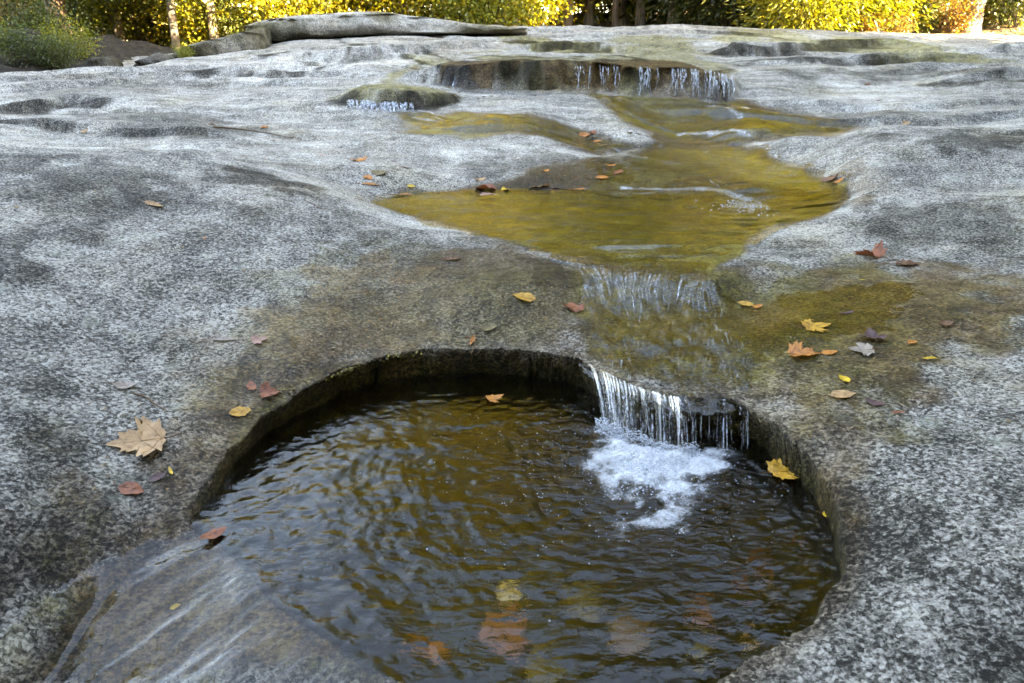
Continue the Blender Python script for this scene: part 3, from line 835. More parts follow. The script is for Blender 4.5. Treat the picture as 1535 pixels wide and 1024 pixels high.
def pot_attrs(X, Y):
    d = poly_sdf(X, Y, FOAM1) + .03 * fbm(X * 9, Y * 9, 3)
    r = np.hypot(X - FALL_C[0], Y - FALL_C[1])
    tx = np.clip(.62 + .9 * fbm(X * 21 + 3.3, Y * 30 + 8.1, 4, .65), 0, 1.3)
    near = np.exp(-((X - FALL_C[0]) / .17) ** 2 - ((Y - FALL_C[1] - .01) / .075) ** 2)
    foam = sstep(-.07, .10, d) * (.36 + .42 * tx) + .75 * near + .20 * np.exp(-(r / .36) ** 2) * tx
    wall = (poly_sdf(X, Y, RIM) < .03) & (Y > 1.2)
    o = sstep(-.02, .06, poly_sdf(X, Y, OUTFLOW))
    streak = .0 * o * np.clip(.5 + fbm(X * 8, Y * 8, 2), 0, 1)
    chop = np.clip(.09 + .9 * np.exp(-(r / .32) ** 2) + .10 * vnoise(X * 3, Y * 3), 0, 1) * (1 - o)
    dx, dy = .77, .64
    flow = np.stack([X * dy - Y * dx, X * dx + Y * dy, np.zeros(X.shape)], -1)
    return np.stack([np.clip(foam, 0, 1), streak, chop], -1), flow
water_sheet('pool_water', -1.1, .80, .35, 2.1, .0068, pot_z, pot_mask, pot_attrs)

# the upper pool, its lip and the cascade below it
P2 = np.array([atz(*p) for p in [(545,298,.21),(600,280,.21),(880,278,.21),(1000,278,.21),(1130,285,.22),(1260,300,.22),(1262,318,.21),(1160,345,.21),(1075,395,.21),(1066,420,.2),(900,402,.2),(840,392,.205),(740,362,.21),(640,341,.21)]])
CASC = np.array([atz(*p) for p in [(838,380,.21),(900,385,.2),(1070,395,.2),(1085,410,.2),(1150,405,.205),(1300,402,.2),(1480,412,.2),(1440,520,.17),(1290,560,.14),(1200,585,.13),(1130,605,.1),(1060,612,.1),(1000,606,.1),(930,580,.1),(882,552,.1),(858,520,.115),(846,450,.16),(836,400,.2)]])
CORE = np.array([atz(*p) for p in [(850,385,.2),(1065,400,.2),(1085,430,.17),(1120,480,.15),(1135,590,.1),(1060,612,.1),(1000,606,.1),(930,580,.1),(882,552,.1),(870,500,.12),(862,440,.15)]])
W2 = RBF([atz(*p) for p in [(560,300,.21),(700,286,.21),(880,286,.21),(700,345,.21),(800,330,.21),(900,380,.209),(1000,395,.207),(1050,405,.206),(1000,330,.21),(1100,330,.21),(1000,292,.21),(1120,300,.211),
    (1160,322,.211),(1200,312,.228),(1225,290,.262),(1180,265,.28),(1120,277,.262),(1071,257,.280),(1000,243,.288),(950,237,.296),(1100,237,.292),(1060,224,.305),(1000,221,.315),(940,228,.31),(1050,212,.325)]], .03, 1e-4)
def fl_noise(X, Y):
    return .0045 * vnoise(X * 44 + 1.2 * vnoise(X * 7, Y * 7), Y * 9) + .003 * vnoise(X * 95 + 2 * vnoise(X * 11, Y * 11), Y * 22)
def p2_z(X, Y):
    z = W2(X, Y)
    inp = sstep(-.02, .06, poly_sdf(X, Y, P2))
    rip = .0060 * vnoise(X * 6 + .8 * vnoise(X * 3, Y * 3), Y * 16) + .0020 * vnoise(X * 18 + vnoise(X * 5, Y * 5), Y * 48) + .0016 * vnoise(X * 4, Y * 11)
    c = sstep(-.03, .05, poly_sdf(X, Y, CORE))
    film = B1(X, Y) + .0035 + .010 * c + fl_noise(X, Y) * (.12 + 1.5 * c)
    sheet = 0
    capd = np.where(poly_sdf(X, Y, P2) > 0, np.maximum(film, B1(X, Y) + .014), film)
    sink = .016 * (1 - sstep(0, .26, poly_sdf(X, Y, CASC))) * (poly_sdf(X, Y, P2) < 0)
    return np.minimum(z + rip * inp, np.where(Y < 2.75, capd - sink, 9))
def p2_mask(X, Y):
    return ((poly_sdf(X, Y, P2) > -.02) | (poly_sdf(X, Y, CASC) > 0)).astype(float)
LIPB = np.array([atz(*p) for p in [(850,392,.2),(900,398,.2),(1000,410,.19),(1062,414,.19),(1080,440,.16),(1050,462,.14),(940,458,.14),(868,440,.16)]])
LOW = np.array([atz(*p) for p in [(960,500,.12),(1080,480,.13),(1130,540,.115),(1135,595,.1),(1060,612,.1),(1000,606,.1),(930,580,.1),(885,552,.1),(880,530,.11)]])
def p2_attrs(X, Y):
    c = sstep(-.03, .04, poly_sdf(X, Y, CORE))
    lb = sstep(-.02, .04, poly_sdf(X, Y, LIPB) + .02 * vnoise(X * 12, Y * 12))
    lw = sstep(-.03, .06, poly_sdf(X, Y, LOW) + .02 * vnoise(X * 12, Y * 12))
    nz = np.clip(.5 + .8 * fbm(X * 5, Y * 3, 2), 0, 1)
    streak = np.clip(c * .16 * nz + .48 * lb * (.25 + .75 * nz) + .34 * lw * nz, 0, 1)
    e = atz(1120, 306, .21)
    foam = .75 * np.exp(-(np.hypot(X - e[0], (Y - e[1]) * 1.0) / .16) ** 2) + .5 * np.exp(-((Y - (atz(1000, 290, .21)[1])) / .07) ** 2) * sstep(.2, .7, X) * sstep(1.4, 1.1, X)
    e2 = atz(1050, 378, .21)
    foam = foam + .45 * np.exp(-(np.hypot(X - e2[0], Y - e2[1]) / .07) ** 2)
    chop = np.clip(.18 + .3 * c + .8 * foam, 0, 1)
    return np.stack([np.clip(foam, 0, 1), streak, chop], -1), np.stack([X - .18 * (Y - 2) * sstep(0.2, .5, X), Y, 0 * X], -1)
water_sheet('stream_water', -.95, 1.75, 1.45, 4.5, .0105, p2_z, p2_mask, p2_attrs)

# the channel that sweeps round the ridge, and the stream down from the ledge
CH = np.array([atz(*p) for p in [(930,232,.3),(1000,216,.32),(1050,205,.33),(1110,215,.31),(1165,236,.3),(1205,251,.295),(1262,276,.27),(1262,302,.24),(1200,322,.22),(1140,318,.21),(1050,296,.21),(930,292,.21),(880,284,.22),(885,250,.27)]])
def ch_z(X, Y):
    z = W2(X, Y) + .0025 * vnoise(X * 7, Y * 16) + .0015 * vnoise(X * 20, Y * 34)
    b = B1(X, Y)
    return np.minimum(np.maximum(z, b + .004 * vnoise(X * 3, Y * 3)), b + .075)
def ch_mask(X, Y):
    return (poly_sdf(X, Y, CH) > -.02).astype(float)
def ch_attrs(X, Y):
    r = smooth_open(np.array([atz(*p) for p in [(930,284,.21),(990,287,.21),(1060,290,.21),(1120,300,.21)]]), 12)
    d, s, sd = seg_dist(X, Y, r)
    foam = .8 * np.exp(-(d / .05) ** 2)
    r2 = smooth_open(np.array([atz(*p) for p in [(890,228,.31),(960,236,.295),(1020,246,.285)]]), 12)
    d2, _, _ = seg_dist(X, Y, r2)
    foam = foam + .55 * np.exp(-(d2 / .05) ** 2)
    step = np.array([atz(*p) for p in [(1000,262,.25),(1071,268,.26),(1140,292,.235),(1130,302,.21),(1040,288,.21),(980,280,.215)]])
    st = .38 * sstep(-.08, .08, poly_sdf(X, Y, step))
    return np.stack([np.clip(foam, 0, 1), st, .35 + 0 * X], -1), np.stack([X * .6 + Y * .1, Y * .9, 0 * X], -1)
water_sheet('stream_water', 0.4, 2.7, 3.5, 6.4, .02, ch_z, ch_mask, ch_attrs)

def film(name, L, step, thick, streakv, foamv, foamline=None, flowdir=(.7, -.7), soft=.1):
    P = hits(L)
    def mk(X, Y): return (poly_sdf(X, Y, P) > 0).astype(float)
    def zf(X, Y):
        d = poly_sdf(X, Y, P)
        return B1(X, Y) - .012 + (thick + .012) * sstep(0, soft, d) + .006 * vnoise(X * 9, Y * 14) + .004 * vnoise(X * 24, Y * 30)
    def at(X, Y):
        f = np.full(X.shape, foamv)
        if foamline is not None:
            for fl_, wdt, val in foamline:
                d, _, _ = seg_dist(X, Y, hits(fl_))
                f = np.maximum(f, val * np.exp(-(d / wdt) ** 2))
        u, v = X * flowdir[1] - Y * flowdir[0], X * flowdir[0] + Y * flowdir[1]
        return np.stack([f, np.full(X.shape, streakv), np.full(X.shape, .45)], -1), np.stack([u * .5, v * .5, 0 * u], -1)
    return water_sheet(name, P[:, 0].min(), P[:, 0].max(), P[:, 1].min(), P[:, 1].max(), step, zf, mk, at)
film('stream_water', [(880,150),(1000,152),(1098,155),(1180,174),(1285,189),(1205,203),(1115,220),(1000,218),(1010,206),(930,172)], .035, .03, .22, .1,
     [([(890,146),(1000,147),(1100,149),(1130,158)], .07, .95), ([(1060,166),(1130,180),(1200,186),(1270,190)], .06, .7), ([(1005,206),(1060,208),(1120,210)], .06, .75), ([(1120,165),(1140,168)], .1, .95)], (.5, -.8))
film('stream_water', [(655,123),(760,138),(900,144),(900,150),(760,147),(662,130)], .03, .03, .1, .05, [([(860,140),(900,142)], .05, .6)], (1, 0))
film('stream_water', [(500,160),(560,166),(640,166),(690,176),(800,184),(880,196),(960,222),(900,230),(830,208),(700,204),(620,192),(560,172)], .03, .022, .3, .1,
     [([(520,164),(580,168),(640,170),(665,174)], .07, .9), ([(880,226),(930,229),(990,233)], .05, .6)], (.8, -.5))

# ------------------------------------------------------------------ falling water
def curtain(name, lip, base, ns, nt, dens=0.0, thin=0.0, corr=.006, seed=0, back=.05, bow=2.0):
    lip = smooth_open(lip, ns); base = smooth_open(base, ns)
    s = np.r_[0, np.cumsum(np.hypot(*(np.diff(lip[:, :2], axis=0).T)))]
    V, FL, FO = [], [], []
    dirn = base[:, :2] - lip[:, :2]
    dl = np.hypot(dirn[:, 0], dirn[:, 1]) + 1e-6
    nt0 = 4
    hgt = np.mean(lip[:, 2] - base[:, 2])
    for j in range(nt0 + nt + 1):
        if j < nt0:
            q = 1 - j / nt0
            P = lip.copy(); P[:, :2] -= dirn / dl[:, None] * back * q
            P[:, 2] = B1(P[:, 0], P[:, 1]) * q + lip[:, 2] * (1 - q) + .008
            tt, vv = 0, -back * q
        else:
            tt = (j - nt0) / nt
            P = lip + (base - lip) * tt
            P[:, 2] = lip[:, 2] + (base[:, 2] - lip[:, 2]) * tt ** bow + .008 * (1 - tt)
            vv = tt * hgt
        k = corr * (.25 + .75 * tt)
        off = k * (vnoise(s * 70 + seed * 31, np.full(ns, vv * 4 + seed)) + .6 * vnoise(s * 170 + seed * 7, np.full(ns, vv * 8)))
        P[:, :2] += dirn / dl[:, None] * off[:, None]
        P[:, 0] += .004 * tt * vnoise(s * 40, np.full(ns, vv * 6 + 3 + seed))
        V.append(P)
        edge = np.clip(np.minimum(np.arange(ns), ns - 1 - np.arange(ns)) / (ns * .07), 0, 1)
        FL.append(np.stack([s + seed * 3.1, np.full(ns, vv * (1 + .3 * tt)), np.full(ns, float(seed))], -1))
        FO.append(np.stack([np.full(ns, dens * (.25 + .75 * tt ** .7) * (0.1 if j < nt0 else 1)), np.clip(1 - edge + thin + (.3 if j < 2 else 0), 0, 1), 0 * s], -1))
    me = mesh(name, np.concatenate(V), grid_faces(ns, nt0 + nt + 1))
    set_attr(me, 'foam', np.concatenate(FO))
    at = me.attributes.new('flow', 'FLOAT_VECTOR', 'POINT')
    at.data.foreach_set('vector', np.concatenate(FL).astype(np.float32).ravel())
    return tag(link(name, me, M_FALL), kind='structure')
LP = [(876,546,.098),(900,558,.1),(925,571,.1),(955,584,.102),(990,595,.102),(1015,600,.102),(1040,602,.1)]
BP = [(900,636,0),(915,646,0),(932,652,0),(962,662,0),(995,674,0),(1020,682,0),(1042,676,0)]
curtain('waterfall', [atz(*p) for p in LP], [atz(*p) for p in BP], 150, 24, .10, .46, .009, 1, .004)
t = NT('white_water')
g1 = t.noise(t.pos(), 160, 3)
wd = t.n('BsdfPrincipled', {'Base Color': (.84, .89, .95), 'Roughness': .18, 'Transmission Weight': .55, 'IOR': 1.25, 'Normal': t.bump(g1, .5, .004)}).outputs[0]
g2 = t.noise(t.mapping(t.pos(), (60, 60, 14)), 1.0, 3, .6)
M_WHITE = t.done(t.n('MixShader', {0: t.maprange(g2, .36, .60, .25, .97), 1: wd, 2: t.n('BsdfTransparent').outputs[0]}).outputs[0])

t = NT('aerated_water')      # clear where it leaves the lip, full of air where it lands
zz = t.n('SeparateXYZ', {0: t.pos()}).outputs[2]
g2 = t.noise(t.mapping(t.pos(), (110, 110, 10)), 1.0, 3, .6)
clr = t.math('ADD', t.maprange(zz, 0.0, .10, .22, .80), t.maprange(g2, .35, .62, -.08, .60))
wd = t.n('BsdfPrincipled', {'Base Color': (.86, .91, .97), 'Roughness': .15, 'Transmission Weight': .45, 'IOR': 1.25}).outputs[0]
M_AIR = t.done(t.n('MixShader', {0: clr, 1: wd, 2: t.n('BsdfTransparent').outputs[0]}).outputs[0])
SRNG = np.random.default_rng(77)
def thread(path, r, flat=.6, seg=5):
    """a tapering thread of white water along a path"""
    n = len(path)
    k = np.linspace(0, 1, n)
    prof = np.sin(np.pi * np.clip(k * .92 + .06, 0, 1)) ** .7
    prof *= 1 + .35 * vnoise(k * 9 + SRNG.uniform(0, 99), 0 * k)
    v, f = tube_(path, np.maximum(prof * r, r * .05), seg, flat)
    return v, f
def tube_(path, radii, seg, flat):
    d = np.gradient(path, axis=0); d /= np.linalg.norm(d, axis=1, keepdims=True) + 1e-9
    a = np.cross(d, np.array([0, .8, .6])); a /= np.linalg.norm(a, axis=1, keepdims=True) + 1e-9
    b = np.cross(d, a)
    th = np.arange(seg) * 2 * math.pi / seg
    V = path[:, None, :] + (a[:, None, :] * np.cos(th)[None, :, None] + b[:, None, :] * np.sin(th)[None, :, None] * flat) * np.asarray(radii)[:, None, None]
    n = len(path); idx = np.arange(n * seg).reshape(n, seg)
    F = np.stack([idx[:-1], np.roll(idx[:-1], -1, 1), np.roll(idx[1:], -1, 1), idx[1:]], -1).reshape(-1, 4)
    return V.reshape(-1, 3), F
def threads(name, items, mat=None):
    V, F, k = [], [], 0
    for v, f in items:
        V.append(v); F.append(f + k); k += len(v)
    return tag(link(name, mesh(name, np.concatenate(V), np.concatenate(F)), mat or M_WHITE), kind='structure')
def falling(lip, base, n, r0, r1, wander=.0015, bow=2.0, short=.35):
    lip = smooth_open(lip, 200); base = smooth_open(base, 200); out = []
    for k in range(n):
        s = SRNG.uniform(.01, .99)
        s = np.clip(s + .02 * math.sin(s * 40), 0, .999)
        i = int(s * 199)
        a = lip[i]; j = int(np.clip(i + SRNG.normal(0, 3), 0, 199)); b = base[j] + np.array([SRNG.normal(0, .004), SRNG.normal(0, .006), 0])
        t0, t1 = (0, 1) if SRNG.uniform() > short else (SRNG.uniform(0, .45), SRNG.uniform(.6, 1))
        tt = np.linspace(t0, t1, 14)
        P = a + (b - a) * tt[:, None]
        P[:, 2] = a[2] + (b[2] - a[2]) * tt ** bow + .006
        w_ = vnoise(tt * 3 + SRNG.uniform(0, 99), 0 * tt) * wander
        P[:, 0] += w_ * tt * 2; P[:, 1] -= .004 + SRNG.uniform(0, .012) * tt
        out.append(thread(P, SRNG.uniform(r0, r1) * SRNG.uniform(.5, 1.2)))
    return out
A = [atz(*p) for p in LP]; Bq = [atz(*p) for p in BP]
threads('waterfall', falling(A, Bq, 80, .0006, .0017) + falling(A[1:5], Bq[1:5], 22, .0010, .0024, short=.1)
        + falling([atz(*p) for p in [(1072,598,.1),(1082,598,.1),(1092,601,.1)]], [atz(*p) for p in [(1074,672,0),(1083,675,0),(1093,672,0)]], 12, .001, .0028)
        + falling([atz(*p) for p in [(1106,607,.1),(1112,608,.1),(1118,610,.1)]], [atz(*p) for p in [(1106,668,0),(1112,670,0),(1119,670,0)]], 7, .001, .0022)
        + falling([atz(*p) for p in [(1046,600,.1),(1055,600,.1),(1066,599,.1)]], [atz(*p) for p in [(1048,664,.01),(1057,660,.01),(1068,664,.01)]], 6, .0008, .0016), M_AIR)
# white threads down the cascade: broken water, and sky glints put in as colour
def slide(x, y, ln, r, up=.003):
    P = []; st = .007
    for k in range(max(5, int(ln / st))):
        e = .012
        q = B0(np.array([x + e, x - e, x, x]), np.array([y, y, y + e, y - e]))
        g = np.array([q[0] - q[1], q[2] - q[3]]) / (2 * e)
        d = -g * 1.0 + np.array([-.22 * np.clip((x - .36) / .2, -1, 1), -.75])
        d += .22 * np.array([vnoise(np.array([x * 16]), np.array([y * 16]))[0], 0])
        d /= np.linalg.norm(d)
        P.append((x, y)); x += d[0] * st; y += d[1] * st
    P = np.array(P)
    z = p2_z(P[:, 0], P[:, 1])
    return thread(np.c_[P, z + up * .4], r, .3)
items = []
lipx = smooth_open([atz(*p) for p in [(852,394,.205),(900,399,.203),(950,405,.202),(1000,410,.20),(1062,414,.20)]], 100)
for k in range(150):
    q = lipx[int(SRNG.uniform(0, 99.9))]
    items.append(slide(q[0] + SRNG.normal(0, .01), q[1] - abs(SRNG.normal(0, .05)), SRNG.uniform(.08, .26), SRNG.uniform(.0004, .0013)))
for k in range(110):
    x, y = SRNG.uniform(CORE[:, 0].min(), CORE[:, 0].max()), SRNG.uniform(CORE[:, 1].min() + .05, CORE[:, 1].max() - .1)
    if poly_sdf(np.array([x]), np.array([y]), CORE)[0] < .03: continue
    items.append(slide(x, y, SRNG.uniform(.05, .14), SRNG.uniform(.0003, .0006)))
for k in range(130):
    x, y = SRNG.uniform(LOW[:, 0].min(), LOW[:, 0].max()), SRNG.uniform(LOW[:, 1].min(), LOW[:, 1].max())
    if poly_sdf(np.array([x]), np.array([y]), LOW)[0] < .01: continue
    items.append(slide(x, y, SRNG.uniform(.03, .10), SRNG.uniform(.0003, .0007)))
threads('stream_water', items)

items = []
def ledge_fall(xa, xb, n, r0, r1, y0a, y0b, y1a, y1b, out=.10):
    L, Bs = [], []
    for i in range(6):
        k = i / 5
        px = xa + (xb - xa) * k
        b = hit(px, y1a + (y1b - y1a) * k, f=B1)
        L.append(aty(px, y0a + (y0b - y0a) * k, b[1] + out * .8)); Bs.append(b + np.array([0, -out * .2, -.03]))
    return falling(L, Bs, n, r0, r1, .02, 1.8, .3)
for xa, xb, n, r0, y0, y0b, y1, y1b in [(863,873,4,.005,99,99,135,136),(881,886,2,.004,99,100,136,136),(898,911,6,.005,99,100,136,138),(915,925,4,.005,99,100,138,138),(953,976,14,.006,101,102,140,140),
        (983,988,2,.004,102,102,140,140),(1005,1030,13,.006,103,104,141,142),(1034,1066,20,.007,104,106,142,144),(1062,1098,24,.007,106,114,144,148)]:
    items += ledge_fall(xa, xb, n, r0 * .5, r0 * 1.5, y0, y0b, y1, y1b)
items += ledge_fall(522, 622, 140, .004, .010, 150, 154, 162, 167, .14)
threads('waterfall', items)
def ledge_sheet(xa, xb, y0a, y0b, y1a, y1b, seed):
    L, Bs = [], []
    for i in range(6):
        k = i / 5; px = xa + (xb - xa) * k
        b = hit(px, y1a + (y1b - y1a) * k, f=B1)
        L.append(aty(px, y0a + (y0b - y0a) * k, b[1] + .07)); Bs.append(b + np.array([0, -.01, -.03]))
    curtain('waterfall', L, Bs, 70, 8, .05, .55, .012, seed, .05, 1.8)

# heaped froth and spray at the foot of the fall

bm = bmesh.new()
bmesh.ops.create_icosphere(bm, subdivisions=1, radius=1)
bv = np.array([v.co[:] for v in bm.verts]); bf = np.array([[v.index for v in f.verts] for f in bm.faces]); bm.free()
VV, FF = [], []
def bead(x, y, r, z=0):
    FF.append(bf + len(VV) * len(bv)); VV.append(bv * np.array([r, r, r * .7]) + np.array([x, y, z]))
for k in range(1100):
    a = RNG.uniform(0, 2 * math.pi); rr = abs(RNG.normal(0, .17))
    x, y = FALL_C[0] - .03 + rr * math.cos(a) * 1.25, FALL_C[1] - .02 + rr * math.sin(a)
    if poly_sdf(np.array([x]), np.array([y]), RIM)[0] < .02: continue
    bead(x, y, RNG.uniform(.0008, .0024) * (1.2 if rr < .1 else .8), RNG.uniform(0, .012) * math.exp(-rr / .08))
bq = smooth_open([atz(*p) for p in BP], 100)
for k in range(1500):
    q = bq[int(RNG.uniform(0, 99.9))]
    dn = abs(RNG.normal(0, .022))
    bead(q[0] + RNG.normal(0, .010), q[1] - dn + .012, RNG.uniform(.0012, .0046) * math.exp(-dn / .05), RNG.uniform(0, .022) * math.exp(-dn / .02))
for k in range(90):
    q = bq[int(RNG.uniform(0, 99.9))]
    bead(q[0] + RNG.normal(0, .03), q[1] - abs(RNG.normal(0, .03)), RNG.uniform(.0006, .0013), RNG.uniform(.005, .05))
for k in range(160):
    x, y = RNG.uniform(-.4, .45), RNG.uniform(1.05, 1.7)
    if poly_sdf(np.array([x]), np.array([y]), RIM)[0] < .05: continue
    bead(x, y, RNG.uniform(.0008, .002))
for k in range(160):
    c = atz(1120 + RNG.normal(0, 32), 308 + RNG.normal(0, 9), .211)
    bead(c[0], c[1], RNG.uniform(.002, .006), c[2])
me = mesh('foam_bubbles', np.concatenate(VV), np.concatenate(FF))
t = NT('foam')
M_FOAM = t.done(t.n('BsdfPrincipled', {'Base Color': (.82, .86, .9), 'Roughness': .12, 'Transmission Weight': .65, 'IOR': 1.2}).outputs[0])
tag(link('foam_bubbles', me, M_FOAM), kind='stuff')
# ------------------------------------------------------------------ boulders and slabs on the skyline
def ctr_z(V, Sx):
    i = np.abs(V[:, 0:1] - Sx[None, :, 0]).argmin(1)
    return Sx[i, 2]

def lump(name, spine, nseg=28, nring=26, p=3.0, amp=.06, fr=1.6, seed=0, blk=0.3, alg=.15):
    """spine: x, y, z centre, half depth, half height"""
    Sx = smooth_open(np.array(spine), nseg)
    V, C = [], []
    th = np.linspace(0, 2 * math.pi, nring, endpoint=False)
    for i, (x, y, z, hd, hh) in enumerate(Sx):
        c, s = np.cos(th), np.sin(th)
        rx = np.sign(c) * np.abs(c) ** (2 / p) * hd; rz = np.sign(s) * np.abs(s) ** (2 / p) * hh
        P = np.stack([np.full(nring, x), y + rx, z + rz], -1)
        V.append(P)
    V = np.concatenate(V)
    n = fbm(V[:, 0] * fr + seed, V[:, 1] * fr + V[:, 2] * 2.1, 4, .55)
    n2 = vnoise(V[:, 0] * 5 + seed, V[:, 1] * 5, V[:, 2] * 9)
    ctr = np.repeat(Sx[:, 1:3], nring, 0)
    dv = V[:, 1:3] - ctr
    L = np.hypot(dv[:, 0], dv[:, 1])[:, None] + 1e-6
    V[:, 1:3] += dv / L * ((n * amp + n2 * amp * .3)[:, None])
    V[:, 0] += .3 * amp * n2
    lay = V[:, 2] * 9 + .8 * vnoise(V[:, 0] * .8 + seed, V[:, 1])
    V[:, 1] += np.where(dv[:, 0] < 0, 1, 0) * .10 * (sstep(.0, .25, lay - np.floor(lay)) * 1.0 - .5) + np.where(dv[:, 0] < 0, 1, 0) * (V[:, 2] - ctr_z(V, Sx)) * .3
    idx = np.arange(nseg * nring).reshape(nseg, nring)
    F = np.stack([idx[:-1], np.roll(idx[:-1], -1, 1), np.roll(idx[1:], -1, 1), idx[1:]], -1).reshape(-1, 4)
    tris = []
    V = np.r_[V, V[:nring].mean(0)[None], V[-nring:].mean(0)[None]]
    a, b = len(V) - 2, len(V) - 1
    caps = [[a, (k + 1) % nring, k, k] for k in range(nring)]
    me = bpy.data.meshes.new(name)
    faces = [tuple(f) for f in F] + [(a, (k + 1) % nring, k) for k in range(nring)] + [(b, idx[-1, k], idx[-1, (k + 1) % nring]) for k in range(nring)]
    me.from_pydata([tuple(v) for v in V], [], [tuple(int(i) for i in f) for f in faces])
    me.update()
    nrm = np.array([v.normal[:] for v in me.vertices])
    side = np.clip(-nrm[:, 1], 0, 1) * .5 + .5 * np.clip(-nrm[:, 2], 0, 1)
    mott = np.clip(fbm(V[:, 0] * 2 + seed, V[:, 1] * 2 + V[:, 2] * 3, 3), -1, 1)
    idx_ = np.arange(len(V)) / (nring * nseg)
    lowf = .8 * np.clip(1.2 - idx_ * 8, 0, 1) + np.clip((ctr_z(V, Sx) - V[:, 2]) / .12 + .35, 0, 1) * np.clip(1.3 - np.arange(len(V)) / (nring * nseg) * 2.2, 0, 1)  # darker left end and underside: shade painted into the colour
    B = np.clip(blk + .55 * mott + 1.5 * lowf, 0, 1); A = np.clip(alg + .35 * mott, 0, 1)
    set_attr(me, 'stain_shade', np.stack([0 * B, A, B, .3 + 0 * B], -1))
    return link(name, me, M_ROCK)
def sp(px, yt, yb, Y, hd):
    a, b = aty(px, yt, Y), aty(px, yb, Y)
    return (a[0], Y + hd * .6, (a[2] + b[2]) / 2, hd, abs(a[2] - b[2]) / 2)
tag(lump('rock_slab', [sp(368,42,72,12.2,.15),sp(376,34,70,12.2,.7),(*sp(420,24,70,12.2,1.1),),sp(480,20,62,12.3,1.3),sp(560,17,56,12.4,1.3),sp(640,26,54,12.5,1.2),sp(720,37,52,12.6,.9),sp(790,43,50,12.8,.4)], 46, 40, 5.5, .05, 1.0, 3, .10, .25),
    'long flat grey rock slab lying on the skyline left of centre', 'boulder', 'slabs on top of the ledge')
tag(lump('rock_slab', [sp(232,97,104,10.7,.1),sp(250,86,103,10.7,.4),sp(290,68,98,10.8,.8),sp(330,56,90,11.0,.9),sp(372,44,84,11.2,.8),sp(392,46,78,11.4,.3)], 34, 36, 5.0, .05, 1.3, 11, .35, .2),
    'sloping dark sided rock slab left of the long flat slab', 'boulder', 'slabs on top of the ledge')
tag(lump('small_boulder', [sp(197,95,104,9.9,.06),sp(206,86,104,9.9,.25),sp(222,83,104,9.9,.3),sp(242,86,103,9.9,.2),sp(250,95,103,9.9,.05)], 18, 18, 2.6, .05, 3, 21, .75, .1),
    'small dark boulder at the foot of the sloping slab', 'boulder')
tag(lump('small_boulder', [sp(122,96,104,10.2,.06),sp(132,86,104,10.2,.25),sp(148,83,104,10.2,.3),sp(162,92,104,10.2,.2),sp(170,99,104,10.2,.05)], 18, 18, 2.6, .05, 3, 27, .8, .1),
    'dark boulder at the foot of the brown earth bank', 'boulder')

# earth bank with exposed roots on the left
nb = 60
BX, BY = np.meshgrid(np.linspace(-12, -5.2, nb), np.linspace(9.3, 14, nb))
hb = .72 + .62 * sstep(-5.9, -8.2, BX - .35 * (BY - 11)) * sstep(9.3, 11.2, BY) + .12 * fbm(BX * 1.2, BY * 1.2, 4) + .05 * fbm(BX * 5, BY * 5, 3)
hb -= 1.2 * sstep(-5.9, -5.3, BX) + .6 * sstep(9.8, 9.3, BY)
t = NT('bank_soil')
p = t.pos(); n1 = t.noise(p, 9, 6, .7)
M_SOIL = t.done(t.n('BsdfPrincipled', {'Base Color': t.ramp(n1, [(.3, (.006, .005, .003)), (.5, (.022, .016, .009)), (.7, (.07, .048, .026))]), 'Roughness': .95, 'Normal': t.bump(n1, 1, .08)}).outputs[0])
tag(link('earth_bank', mesh('earth_bank', np.stack([BX, BY, hb], -1).reshape(-1, 3), grid_faces(nb, nb)), M_SOIL), kind='structure')

# ------------------------------------------------------------------ forest
def leaf_mat(name, cols, trans=.45):
    t = NT(name)
    g = t.n('NewGeometry')
    r = g.outputs['Random Per Island']
    oi = t.n('ObjectInfo').outputs['Random']
    f = t.math('FRACT', t.math('ADD', r, 0.0))
    col = t.ramp(f, cols)
    col = t.mix(1.0, col, t.ramp(oi, [(0, (.75, .85, .8)), (.5, (1, 1, 1)), (1, (1.15, .95, .8))]), 'MULTIPLY')
    d = t.n('BsdfDiffuse', {'Color': col}).outputs[0]
    tr = t.n('BsdfTranslucent', {'Color': t.mix(1.0, col, (1.25, 1.15, .6), 'MULTIPLY')}).outputs[0]
    gl = t.n('BsdfGlossy', {'Color': (1, 1, 1), 'Roughness': .4}).outputs[0]
    a = t.n('MixShader', {0: trans, 1: d, 2: tr}).outputs[0]
    return t.done(t.n('MixShader', {0: .04, 1: a, 2: gl}).outputs[0])
M_GOLD = leaf_mat('gold_foliage', [(0, (.10, .105, .015)), (.35, (.26, .25, .02)), (.7, (.42, .38, .03)), (1, (.48, .38, .03))])
M_LIME = leaf_mat('lime_foliage', [(0, (.07, .10, .015)), (.4, (.17, .20, .025)), (.75, (.30, .30, .03)), (1, (.42, .34, .03))])
M_GREEN = leaf_mat('green_foliage', [(0, (.025, .045, .012)), (.5, (.06, .09, .02)), (1, (.12, .15, .03))], .35)
M_PINE = leaf_mat('evergreen_foliage', [(0, (.015, .03, .012)), (.6, (.035, .06, .02)), (1, (.08, .10, .03))], .25)
M_RUST = leaf_mat('rust_foliage', [(0, (.08, .05, .015)), (.5, (.19, .115, .03)), (1, (.34, .24, .06))])

